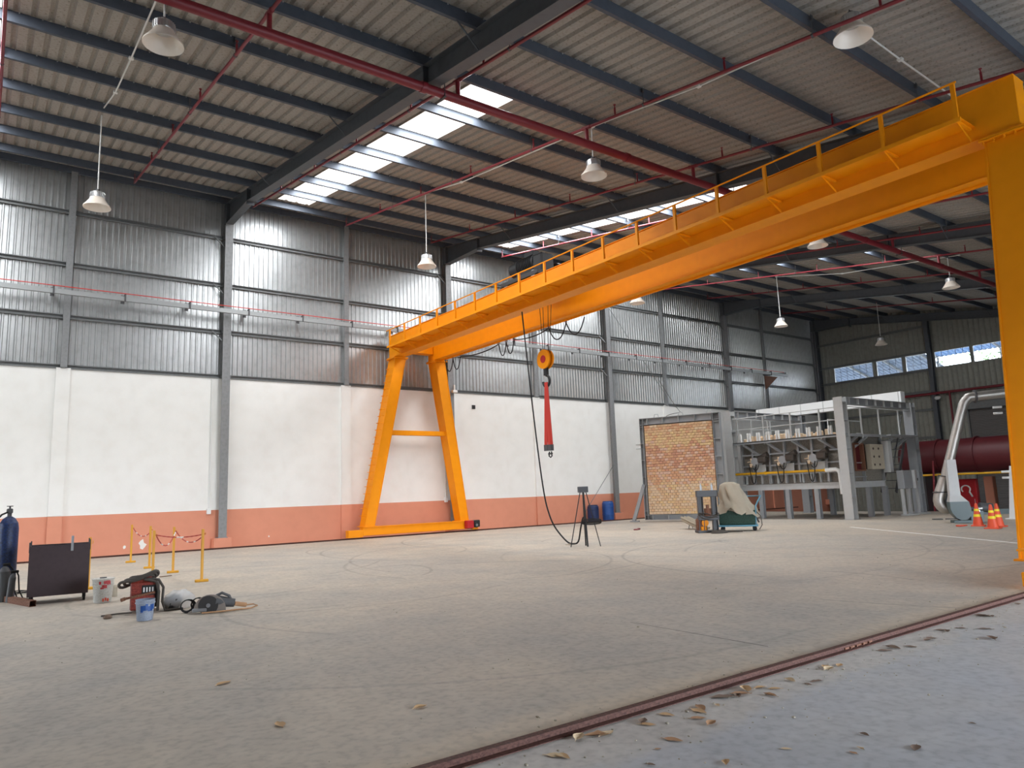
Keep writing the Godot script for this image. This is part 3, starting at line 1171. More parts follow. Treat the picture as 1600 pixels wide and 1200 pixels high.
func build_hoist() -> void:
	# crab on the girders
	var t := thing("hoist_trolley", "dark electric hoist crab riding on top of the orange crane girders", "hoist", Vector3(15.2, 8.5, -18.4))
	var s := S()
	for z in [-0.9, 0.9]:
		cb(s, Vector3(0, 0.16, z), Vector3(2.0, 0.16, 0.14), 0.01)
	for x in [-0.98, 0.98]:
		cb(s, Vector3(x, 0.14, 0), Vector3(0.16, 0.14, 2.0), 0.01)
	part("frame", s, M.crane_dark, t)
	for x in [-0.98, 0.98]:
		for z in [-0.75, 0.75]:
			s = S()
			rod(s, Vector3(x - 0.06, 0.13, z), Vector3(x + 0.06, 0.13, z), 0.12, 16)
			part("wheel", s, M.steel, t)
	s = S()
	rod(s, Vector3(-0.45, 0.74, -0.98), Vector3(-0.45, 0.74, 0.35), 0.27, 20)
	for k in 9:
		rod(s, Vector3(-0.45, 0.74, -0.55 + k * 0.09), Vector3(-0.45, 0.74, -0.52 + k * 0.09), 0.3, 20)
	cb(s, Vector3(-0.45, 1.06, 0.0), Vector3(0.3, 0.2, 0.5), 0.03)
	cb(s, Vector3(-0.45, 0.4, -0.2), Vector3(0.4, 0.44, 0.9), 0.03)
	cb(s, Vector3(-0.45, 0.55, 0.6), Vector3(0.55, 0.7, 0.5), 0.06)
	var mo := part("motor", s, M.black, t)
	s = S()
	rod(s, Vector3(-0.45, 0.74, -1.0), Vector3(-0.45, 0.74, -0.98), 0.2, 18)
	part("motor_cover", s, M.red, mo)
	s = S()
	rod(s, Vector3(-0.02, 0.45, 0.7), Vector3(0.75, 0.45, 0.7), 0.2, 16)
	rod(s, Vector3(0.2, 0.42, -0.8), Vector3(0.2, 0.42, 0.5), 0.2, 18)
	part("rope_drum", s, M.crane_dark, t)
	# ropes down to the bottom block
	for q in [[0.1, -0.42, -0.17], [0.16, -0.26, -0.1], [0.12, 0.12, 0.08], [0.18, 0.28, 0.15]]:
		s = S()
		rod(s, Vector3(q[0], 0.42, q[1]), Vector3(0.02, -2.45, q[2]), 0.011, 6)
		part("wire_rope", s, M.rope, t)
	s = S()
	for x in [-0.075, 0.075]:
		rod(s, Vector3(x - 0.03, -2.5, -0.05), Vector3(x + 0.03, -2.5, -0.05), 0.33, 22)
	var bl := part("hook_block", s, M.crane, t)
	s = S()
	rod(s, Vector3(-0.12, -2.5, -0.05), Vector3(-0.1, -2.5, -0.05), 0.13, 14)
	part("sheave_cap", s, M.red, bl)
	s = S()
	rod(s, Vector3(0, -3.05, -0.05), Vector3(0, -2.75, -0.05), 0.09, 12)
	var hk := []
	for k in 15:
		var a := PI * 0.5 - TAU * 0.74 * k / 14.0
		hk.append(Vector3(0, -3.24 + sin(a) * 0.19, -0.05 + cos(a) * 0.17))
	tube(s, hk, 0.045, 8)
	part("hook", s, M.black, bl)
	# sling
	var sl := thing("lifting_sling", "red webbing sling with shackle hanging from the crane hook", "sling", Vector3(15.2, 2.85, -18.45))
	for q in [[-0.13, 0.07, -0.07, -0.12], [0.0, -0.04, 0.0, 0.02], [0.1, -0.1, 0.07, 0.07]]:
		s = S()
		var top := Vector3(q[1] * 0.5, 2.36, q[0] * 0.5)
		var low := Vector3(q[2] * 0.6, 0.22, q[3])
		bar(s, low, top, 0.035, 0.11, Vector3(0.3, 0, 1))
		var st := part("strap", s, M.sling, sl)
		s = S()
		bar(s, low + Vector3(0, -0.14, 0), low + Vector3(0, 0.06, 0), 0.06, 0.13, Vector3(0.3, 0, 1))
		part("strap_end", s, M.dark_grey, st)
	s = S()
	tube(s, [Vector3(0, 0.05, 0.0), Vector3(0, -0.1, -0.03), Vector3(0, -0.14, 0.05), Vector3(0, -0.1, 0.12), Vector3(0, 0.05, 0.1)], 0.022, 8)
	rod(s, Vector3(0, -0.02, -0.06), Vector3(0, -0.02, 0.15), 0.022, 8)
	part("shackle", s, M.black, sl)
	# festoon cable looping under the farther girder
	var f := thing("festoon_cable", "black festoon cable looped on carriers below the far crane girder", "cable", Vector3(16.2, 7.36, -20.0))
	s = S()
	cb(s, Vector3(16.2, 7.47, -15.8), Vector3(0.05, 0.06, 22.4), 0.004)
	wpart("festoon_track", s, M.crane, f)
	var zs := [-26.5, -25.9, -25.3, -22.5, -22.0, -21.5, -19.4, -18.45, -17.5]
	for k in zs.size() - 1:
		var za: float = zs[k]
		var zb: float = zs[k + 1]
		var dip := 0.5 if zb - za < 1.2 else 0.12
		var pts := []
		for i in 13:
			var u := i / 12.0
			pts.append(Vector3(16.2, 7.38 - dip * (1.0 - pow(absf(2.0 * u - 1.0), 2.2)), lerpf(za, zb, u)))
		s = S()
		tube(s, pts, 0.022, 6)
		wpart("loop", s, M.rubber, f)
		s = S()
		cb(s, Vector3(16.2, 7.41, za), Vector3(0.06, 0.08, 0.09), 0.01)
		wpart("carrier", s, M.steel, f)
	# pendant cable that drops to the floor
	var p := thing("pendant_cable", "thin black cable drooping from the crane girder to the floor stand", "cable", Vector3(14.4, 0, -17.0))
	s = S()
	var drop := [Vector3(14.2, 7.5, -18.35), on_x(828, 600, 14.25), on_x(840, 700, 14.3), on_x(850, 770, 14.3), on_x(858, 803, 14.3), on_x(868, 825, 14.35), Vector3(14.4, 0.1, -16.85), Vector3(14.4, 0.04, -16.55), Vector3(14.38, 0.12, -16.3), Vector3(14.36, 0.5, -16.15), Vector3(14.38, 0.8, -16.05), Vector3(14.4, 0.84, -15.95)]
	var c := Curve3D.new()
	c.bake_interval = 0.12
	for k in drop.size():
		var tg: Vector3 = (drop[mini(k + 1, drop.size() - 1)] - drop[maxi(k - 1, 0)]) / 6.0
		c.add_point(drop[k], -tg, tg)
	tube(s, Array(c.get_baked_points()), 0.024, 6)
	wpart("cable", s, M.rubber, p)
	s = S()
	for k in 5:
		var a := TAU * k / 5.0
		rod(s, Vector3(14.4 + cos(a) * 0.05, 0.03, -16.7 + sin(a) * 0.08), Vector3(14.4 - sin(a) * 0.12, 0.02, -16.7 + cos(a * 1.7) * 0.16), 0.012, 5)
	wpart("rag_tie", s, M.tarp, p)

# ---------------------------------------------------------------- fire sprinkler pipes
func build_pipes() -> void:
	var mz := -12.2
	var my := roof_y(mz) - 0.88
	var t := thing("fire_main_pipe", "thick dark red fire main pipe hung along below the roof", "pipe", Vector3(16, my, mz))
	var s := S()
	tube(s, [Vector3(LEFT_X + 0.3, my, mz), Vector3(16, my, mz), Vector3(GABLE_X - 0.4, my, mz)], 0.1, 14)
	wpart("pipe", s, M.red_pipe, t)
	for x in FRAMES:
		s = S()
		for g in [-0.09, 0.09]:
			rod(s, Vector3(x + 0.2, my - 0.1, mz + g), Vector3(x + 0.2, my + 0.64, mz + g), 0.012, 6)
		bx(s, Vector3(x + 0.2, my - 0.11, mz), Vector3(0.05, 0.015, 0.24))
		wpart("hanger", s, M.dark_grey, t)
	for k in 10:
		var x := -11.0 + k * 6.0
		s = S()
		rod(s, Vector3(x, my, mz), Vector3(x + 0.12, my, mz), 0.12, 14)
		wpart("coupling", s, M.red_pipe, t)
	var xs := [-0.08, 3.84, 7.92, 11.69, 15.72, 19.61, 23.4, 27.1, 30.9, 34.85, 38.8, 42.6]
	var over := ["over the gas cylinders", "over the chained barrier posts", "between a rafter and the widest skylight strip", "beside the crane walkway with white conduit alongside", "over the gap between the crane girders", "under the skylight strip just beyond the crane", "in the bay just beyond the crane", "alongside the rafter short of the furnace", "over the furnace burners below a skylight strip", "over the rear furnace columns", "over the red tank", "in front of the gable windows"]
	# sprinkler head and hanger shapes, shared
	var hs := S()
	rod(hs, Vector3.ZERO, Vector3(0, 0.2, 0), 0.024, 8)
	rod(hs, Vector3(0, 0.2, 0), Vector3(0, 0.27, 0), 0.014, 6)
	rod(hs, Vector3(0, 0.27, 0), Vector3(0, 0.28, 0), 0.035, 8)
	var hm := made(hs)
	var gs := S()
	rod(gs, Vector3(0, -0.03, 0), Vector3(0, 0.42, 0), 0.009, 5)
	bx(gs, Vector3(0, 0.34, 0), Vector3(0.05, 0.09, 0.05))
	rod(gs, Vector3(0, 0, -0.02), Vector3(0, 0, 0.02), 0.045, 8)
	var gm := made(gs)
	for k in xs.size():
		var x: float = xs[k]
		var b := thing("sprinkler_pipe", "thin red sprinkler pipe with upright heads, " + over[k], "pipe", Vector3(x, roof_y(-20.0) - 0.45, -20.0), 0, "sprinkler branch pipes under the roof")
		var p := S()
		var z0 := -26.75
		var z1 := -3.0 if x < 20.0 else -7.5
		rod(p, Vector3(x, roof_y(z0) - 0.45, z0), Vector3(x, roof_y(z1) - 0.45, z1), 0.036, 8)
		wpart("pipe", p, M.red_pipe, b)
		p = S()
		rod(p, Vector3(x, my + 0.08, mz), Vector3(x, roof_y(mz) - 0.45, mz), 0.05, 10)
		rod(p, Vector3(x, roof_y(mz - 0.14) - 0.45, mz - 0.14), Vector3(x, roof_y(mz + 0.14) - 0.45, mz + 0.14), 0.05, 10)
		wpart("riser", p, M.red_pipe, b)
		for i in 8:
			var z := -26.7 + i * 3.1
			if z > z1 or absf(z - mz) < 0.5:
				continue
			inst("sprinkler_head", hm, M.red_pipe, b, Transform3D(Basis(), Vector3(x, roof_y(z) - 0.44, z) - b.position))
		for i in 6:
			var z := -26.72 + 2.045 * (2 * i) + 0.06
			if z > z1:
				continue
			inst("pipe_hanger", gm, M.dark_grey, b, Transform3D(Basis(), Vector3(x, roof_y(z) - 0.45, z) - b.position))

# ---------------------------------------------------------------- high-bay lamps
func build_lamps() -> void:
	var first: Node3D = null
	var put := func(x: float, z: float, near: String) -> Node3D:
		var t := thing("high_bay_lamp", "white high bay lamp on a rod, " + near, "lamp", Vector3(x, 9.42 if z < -8.0 else 9.36, z), 0, "high bay lamps under the roof")
		var s := S()
		lathe(s, [Vector2(0.33, 0.0), Vector2(0.325, 0.03), Vector2(0.27, 0.10), Vector2(0.2, 0.2), Vector2(0.165, 0.27)], 28)
		part("shade", s, M.lamp_white, t)
		s = S()
		lathe(s, [Vector2(0.16, 0.265), Vector2(0.2, 0.19), Vector2(0.265, 0.09), Vector2(0.33, 0.0)], 28)
		part("reflector", s, M.lamp_inside, t)
		s = S()
		lathe(s, [Vector2(0.0, 0.25), Vector2(0.16, 0.25), Vector2(0.17, 0.27), Vector2(0.17, 0.4), Vector2(0.15, 0.42), Vector2(0.0, 0.42)], 24)
		for k in 24:
			var a := TAU * k / 24.0
			bx(s, Vector3(cos(a) * 0.17, 0.335, sin(a) * 0.17), Vector3(0.03, 0.12, 0.008), Basis(Vector3.UP, -a))
		part("heat_sink", s, M.alu, t)
		s = S()
		rod(s, Vector3(0, 0.42, 0), Vector3(0, 0.5, 0), 0.05, 10)
		tube(s, [Vector3(-0.05, 0.42, 0), Vector3(-0.03, 0.53, 0), Vector3(0.03, 0.53, 0), Vector3(0.05, 0.42, 0)], 0.01, 6)
		part("bracket", s, M.dark_grey, t)
		s = S()
		rod(s, Vector3(0, 0.5, 0), Vector3(0, roof_y(z) - t.position.y - 0.26, 0), 0.016, 8)
		part("drop_rod", s, M.conduit, t)
		return t
	var spots := [[2.15, -20.9, "above the chained barrier posts"], [2.15, -12.55, "beside the thick fire main above the welding machine"], [12.1, -20.9, "near the wall beside the crane's end leg"], [12.1, -12.45, "below the fire main beside the crane walkway"], [12.06, -5.68, "right above the bare end of the crane walkway"], [22.35, -20.8, "just under the far crane girder near the wall"], [22.3, -12.45, "under the far girder near the fire main"], [32.3, -20.4, "above the railed top of the furnace"], [32.4, -12.45, "under the fire main near the stainless duct"], [42.4, -20.4, "in front of the corner windows"], [42.4, -12.45, "above the red tank"]]
	for q in spots:
		put.call(q[0], q[1], q[2])
	# cable conduits from lamp to lamp
	var runs := [
		["white cable conduit sagging along the roof over the gas cylinders", [Vector3(2.15, roof_y(-20.9) - 0.12, -20.9), Vector3(2.2, roof_y(-18.8) - 0.3, -18.8), Vector3(2.2, roof_y(-16.5) - 0.28, -16.5), Vector3(2.15, roof_y(-12.5) - 0.3, -12.5)]],
		["white cable conduit along the middle lamp row above the crane walkway", [Vector3(12.1, roof_y(-20.9) - 0.2, -20.9), Vector3(12.05, roof_y(-18.5) - 0.36, -18.5), Vector3(12.0, roof_y(-12.3) - 0.3, -12.3), Vector3(12.0, roof_y(-9.0) - 0.36, -9.0), Vector3(11.95, roof_y(-5.7) - 0.26, -5.7), Vector3(14.0, roof_y(-5.75) - 0.28, -5.75), Vector3(16.9, roof_y(-5.8) - 0.28, -5.8)]],
		["pale cable conduit near the roof beyond the far crane girder", [Vector3(22.35, roof_y(-20.8) - 0.2, -20.8), Vector3(22.3, roof_y(-16.0) - 0.3, -16.0), Vector3(22.3, roof_y(-12.1) - 0.2, -12.1)]],
		["pale cable conduit near the roof above the kiln", [Vector3(32.3, roof_y(-20.4) - 0.2, -20.4), Vector3(32.35, roof_y(-17.0) - 0.42, -17.0), Vector3(32.4, roof_y(-12.0) - 0.2, -12.0)]],
	]
	for r in runs:
		var t := thing("cable_conduit", r[0], "conduit", r[1][0], 0, "conduits between the lamps")
		var s := S()
		tube(s, r[1], 0.018, 6)
		wpart("conduit", s, M.conduit, t)
		s = S()
		for p in r[1]:
			cb(s, p, Vector3(0.1, 0.05, 0.1), 0.01)
		wpart("junction_box", s, M.conduit, t)

# ---------------------------------------------------------------- furnace
func build_furnace() -> void:
	var t := thing("furnace", "grey steel chamber furnace on legs with three burners and a railed top platform", "furnace", Vector3(31.5, 0, -19.0))
	var s := S()
	# two portal frames carry it
	for z in [-16.1, -21.75]:
		for x in [29.3, 35.4]:
			s = S()
			ibeam(s, Vector3(x, 0.02, z), Vector3(x, 5.12, z), Vector3(1, 0, 0), 0.36, 0.4, 0.022, 0.014)
			var c := wpart("frame_column", s, M.furnace_light if x < 30.0 else M.furnace, t)
			s = S()
			for y in [0.9, 1.9, 2.9, 4.1, 4.9]:
				bx(s, Vector3(x, y, z), Vector3(0.32, 0.015, 0.38))
			bx(s, Vector3(x, 0.01, z), Vector3(0.5, 0.02, 0.5))
			wpart("stiffener", s, M.furnace, c)
		s = S()
		ibeam(s, Vector3(29.45, 4.98, z), Vector3(35.6, 4.98, z), Vector3.UP, 0.3, 0.25, 0.018, 0.012)
		var b := wpart("frame_beam", s, M.furnace, t)
		s = S()
		for k in 8:
			bx(s, Vector3(29.9 + k * 0.75, 4.98, z), Vector3(0.015, 0.26, 0.24))
		wpart("stiffener", s, M.furnace_light, b)
	# shell
	s = S()
	cb(s, Vector3(31.4, 2.53, -18.95), Vector3(3.2, 1.96, 5.0), 0.02)
	var shell := wpart("shell", s, M.furnace_shell, t)
	for z in [-21.45, -20.85, -19.95, -19.16, -18.47, -17.8, -17.15, -16.5]:
		s = S()
		bx(s, Vector3(29.72, 2.55, z), Vector3(0.17, 1.9, 0.03))
		bx(s, Vector3(29.635, 2.55, z), Vector3(0.012, 1.9, 0.09))
		wpart("rib", s, M.furnace, shell)
	for y in [2.0, 2.42, 2.95]:
		s = S()
		bx(s, Vector3(29.72, y, -18.95), Vector3(0.15, 0.025, 5.0))
		bx(s, Vector3(29.65, y, -18.95), Vector3(0.012, 0.07, 5.0))
		wpart("rib", s, M.furnace, shell)
	for k in 12:
		s = S()
		bx(s, Vector3(29.69, 1.79, -21.3 + k * 0.42), Vector3(0.14, 0.42, 0.025))
		wpart("rib", s, M.furnace_light, shell)
	# side of the shell that faces the hall
	for x in [29.9, 30.3, 31.2, 32.9]:
		s = S()
		bx(s, Vector3(x, 2.5, -16.38), Vector3(0.03, 1.9, 0.14))
		wpart("rib", s, M.furnace, shell)
	for y in [1.75, 2.35]:
		s = S()
		bx(s, Vector3(30.6, y, -16.4), Vector3(1.6, 0.05, 0.1))
		wpart("rib", s, M.furnace, shell)
	s = S()
	for g in [[30.72, 2.02, 0.75, 0.06], [30.72, 3.16, 0.75, 0.06], [30.35, 2.59, 0.06, 1.2], [31.1, 2.59, 0.06, 1.2]]:
		cb(s, Vector3(g[0], g[1], -16.32), Vector3(g[2], g[3], 0.2), 0.005)
	var port := wpart("door_frame", s, M.rusty, shell)
	s = S()
	bx(s, Vector3(30.72, 2.59, -16.42), Vector3(0.7, 1.1, 0.02))
	wpart("chamber_lining", s, M.tank, shell)
	s = S()
	cb(s, Vector3(31.95, 2.6, -16.2), Vector3(1.1, 1.1, 0.26), 0.02)
	var dr := wpart("chamber_door", s, M.tarp, t)
	s = S()
	for x in [31.6, 32.05]:
		for y in [2.25, 2.6, 2.95]:
			rod(s, Vector3(x, y, -16.07), Vector3(x, y, -16.05), 0.05, 10)
	wpart("bolt", s, M.burner, dr)
	s = S()
	cb(s, Vector3(32.85, 2.6, -16.1), Vector3(0.3, 1.4, 0.3), 0.01)
	wpart("door_counterweight", s, M.furnace_light, dr)
	# base frame and legs
	s = S()
	ibeam(s, Vector3(29.55, 1.42, -21.6), Vector3(29.55, 1.42, -16.4), Vector3.UP, 0.26, 0.2, 0.02, 0.012)
	ibeam(s, Vector3(33.0, 1.42, -21.6), Vector3(33.0, 1.42, -16.4), Vector3.UP, 0.26, 0.2, 0.02, 0.012)
	ibeam(s, Vector3(29.6, 1.42, -16.45), Vector3(33.0, 1.42, -16.45), Vector3.UP, 0.26, 0.2, 0.02, 0.012)
	ibeam(s, Vector3(29.6, 1.42, -21.5), Vector3(33.0, 1.42, -21.5), Vector3.UP, 0.26, 0.2, 0.02, 0.012)
	wpart("base_beam", s, M.furnace_light, t)
	for q in [[29.55, -20.47], [29.55, -19.07], [29.55, -17.66], [30.1, -16.45], [31.6, -16.45], [33.0, -16.45], [33.0, -19.0], [33.0, -21.4], [29.55, -21.4]]:
		s = S()
		ibeam(s, Vector3(q[0], 0, q[1]), Vector3(q[0], 1.3, q[1]), Vector3(1, 0, 0), 0.2, 0.2, 0.016, 0.012)
		wpart("leg", s, M.furnace, t)
	# platform
	s = S()
	cb(s, Vector3(31.05, 3.54, -18.85), Vector3(3.7, 0.06, 5.7), 0.01)
	cb(s, Vector3(34.0, 3.54, -16.2), Vector3(2.6, 0.06, 0.9), 0.01)
	bx(s, Vector3(29.22, 3.51, -18.85), Vector3(0.04, 0.12, 5.7))
	bx(s, Vector3(32.2, 3.51, -15.98), Vector3(6.0, 0.12, 0.04))
	var deck := wpart("platform", s, M.furnace, t)
	for z in [-20.6, -19.3, -18.0, -16.75]:
		s = S()
		bar(s, Vector3(29.3, 3.46, z - 0.5), Vector3(29.75, 2.95, z), 0.09, 0.09, Vector3(0, 0, 1))
		wpart("bracket", s, M.furnace, deck)
	for x in [30.2, 31.0, 33.4, 34.6]:
		s = S()
		bar(s, Vector3(x, 3.46, -15.98), Vector3(x - 0.4, 3.0, -16.42), 0.09, 0.09, Vector3(1, 0, 0))
		wpart("bracket", s, M.furnace, deck)
	# buckstays and refractory rubble along the edge
	var bs := S()
	bx(bs, Vector3(0, 0.21, -0.05), Vector3(0.1, 0.42, 0.05))
	bx(bs, Vector3(0, 0.21, 0.07), Vector3(0.1, 0.42, 0.035))
	var bm := made(bs)
	var rr := RandomNumberGenerator.new()
	rr.seed = 4
	for k in 10:
		var z := -21.32 + k * 0.51
		inst("buckstay", bm, M.white, deck, Transform3D(Basis(), Vector3(29.42, 3.56, z)))
		for i in 3:
			s = S()
			var d := Vector3(rr.randf_range(0.2, 0.4), rr.randf_range(0.1, 0.3), rr.randf_range(0.12, 0.2))
			cb(s, Vector3(29.75 + rr.randf_range(0, 0.2), 3.57 + d.y * 0.5, z + 0.14 + i * 0.12), d, 0.03, Basis.from_euler(Vector3(0, rr.randf_range(-0.4, 0.4), 0)))
			wpart("refractory_brick", s, M.brick_pale if i % 2 == 0 else M.brick_tan, deck)
	# railing
	s = S()
	for y in [4.18, 4.72]:
		tube(s, [Vector3(29.3, y, -21.75), Vector3(29.3, y, -16.3)], 0.022, 6)
		tube(s, [Vector3(29.5, y, -15.98), Vector3(35.3, y, -15.98)] if y > 4.5 else [Vector3(29.5, y, -20.9), Vector3(32.6, y, -20.9)], 0.022, 6)
	tube(s, [Vector3(29.6, 3.7, -16.9), Vector3(29.6, 4.25, -16.9), Vector3(32.4, 4.25, -16.9), Vector3(32.4, 3.7, -16.9), Vector3(31.9, 3.7, -16.9)], 0.022, 6)
	tube(s, [Vector3(29.5, 4.75, -21.6), Vector3(32.7, 4.75, -21.6)], 0.022, 6)
	wpart("railing", s, M.furnace_light, t)
	for q in [[29.3, -21.3], [29.3, -19.9], [29.3, -18.5], [29.3, -17.1], [30.65, -15.98], [32.2, -15.98], [34.0, -15.98], [30.8, -21.6], [32.4, -21.6]]:
		s = S()
		bar(s, Vector3(q[0], 3.4, q[1]), Vector3(q[0], 4.74, q[1]), 0.055, 0.055, Vector3(1, 0, 0))
		wpart("railing_post", s, M.furnace_light, t)
	# burners
	for z in [-20.5, -19.05, -17.55]:
		s = S()
		rod(s, Vector3(29.68, 2.62, z), Vector3(29.3, 2.62, z), 0.17, 16)
		rod(s, Vector3(29.3, 2.62, z), Vector3(29.26, 2.62, z), 0.2, 16)
		var b := wpart("burner", s, M.furnace, t)
		s = S()
		cb(s, Vector3(29.4, 2.72, z + 0.35), Vector3(0.34, 0.32, 0.42), 0.05)
		rod(s, Vector3(29.4, 2.8, z + 0.3), Vector3(29.4, 2.95, z + 0.62), 0.13, 12)
		rod(s, Vector3(29.4, 2.68, z - 0.05), Vector3(29.4, 2.78, z + 0.5), 0.07, 10)
		wpart("blower_head", s, M.burner, b)
		s = S()
		rod(s, Vector3(29.32, 2.56, z - 0.2), Vector3(29.32, 2.78, z - 0.2), 0.06, 10)
		cb(s, Vector3(29.32, 2.46, z - 0.2), Vector3(0.16, 0.16, 0.16), 0.02)
		rod(s, Vector3(29.35, 2.62, z - 0.45), Vector3(29.35, 2.66, z - 0.1), 0.025, 6)
		wpart("gas_valve", s, M.brick_pale, b)
		s = S()
		for q in [[-0.28, 0.1, 1.62, 2.5], [-0.12, 0.22, 2.22, 2.45]]:
			var pts := []
			for i in 11:
				var u := i / 10.0
				pts.append(Vector3(29.22, q[3] - (q[3] - q[2]) * (1.0 - pow(absf(2.0 * u - 1.0), 2.6)), z + lerpf(q[0], q[1], u)))
			tube(s, pts, 0.02, 6)
		wpart("hose", s, M.rubber, b)
		s = S()
		cb(s, Vector3(29.6, 2.3, z + 0.1), Vector3(0.06, 0.36, 0.5), 0.01)
		wpart("drip_shield", s, M.furnace_light, b)
	s = S()
	tube(s, [Vector3(29.42, 2.08, -21.7), Vector3(29.42, 2.08, -17.1)], 0.055, 10)
	for z in [-20.9, -20.1, -17.15]:
		rod(s, Vector3(29.42, 2.08, z), Vector3(29.42, 2.08, z + 0.06), 0.085, 10)
	wpart("gas_pipe", s, M.yellow_pipe, t)
	s = S()
	tube(s, [Vector3(29.42, 2.08, -17.1), Vector3(29.42, 2.09, -16.65), Vector3(29.42, 2.03, -16.52), Vector3(29.42, 1.9, -16.47), Vector3(29.42, 1.05, -16.45)], 0.09, 12)
	wpart("air_pipe", s, M.white, t)
	# stair behind the side frame
	s = S()
	for g in [-16.9, -16.25]:
		bar(s, Vector3(35.0, 3.5, g), Vector3(33.6, 1.0, g), 0.05, 0.16, Vector3.UP)
	for k in 7:
		var u := (k + 0.5) / 7.0
		bx(s, Vector3(lerpf(35.0, 33.6, u), lerpf(3.5, 1.0, u), -16.57), Vector3(0.22, 0.03, 0.66))
	bar(s, Vector3(34.9, 4.5, -16.25), Vector3(33.5, 2.0, -16.25), 0.04, 0.04)
	wpart("stair", s, M.dark_grey, t)
	# white box beam across the rear columns
	var d := thing("box_beam", "long white ribbed box beam lying across the rear furnace columns", "beam", Vector3(35.4, 5.14, -20.2))
	s = S()
	cb(s, Vector3(35.4, 5.44, -20.3), Vector3(0.4, 0.56, 8.0), 0.01)
	var bo := wpart("beam", s, M.white, d)
	s = S()
	for k in 7:
		bx(s, Vector3(35.19, 5.44, -24.1 + k * 1.28), Vector3(0.02, 0.52, 0.03))
	wpart("rib", s, M.furnace_light, bo)
	# control cabinets on a stand
	var c := thing("control_cabinet", "grey steel control cabinets with one door ajar on a stand beside the furnace", "cabinet", Vector3(33.5, 0, -15.55))
	s = S()
	cb(s, Vector3(33.15, 1.56, -15.6), Vector3(0.8, 0.8, 0.3), 0.012)
	wpart("cabinet", s, M.furnace, c)
	s = S()
	cb(s, Vector3(33.98, 1.56, -15.6), Vector3(0.62, 0.8, 0.22), 0.012, Basis(Vector3.UP, 0.3))
	var cd := wpart("cabinet_door", s, M.furnace_light, c)
	s = S()
	bx(s, Vector3(34.18, 1.55, -15.52), Vector3(0.03, 0.12, 0.03))
	wpart("latch", s, M.black, cd)
	s = S()
	for x in [32.85, 33.4, 34.2]:
		cb(s, Vector3(x, 0.6, -15.62), Vector3(0.1 if x != 33.4 else 0.2, 1.16, 0.12), 0.005)
	cb(s, Vector3(33.6, 0.03, -15.5), Vector3(2.0, 0.06, 0.4), 0.01)
	wpart("stand", s, M.furnace_light, c)

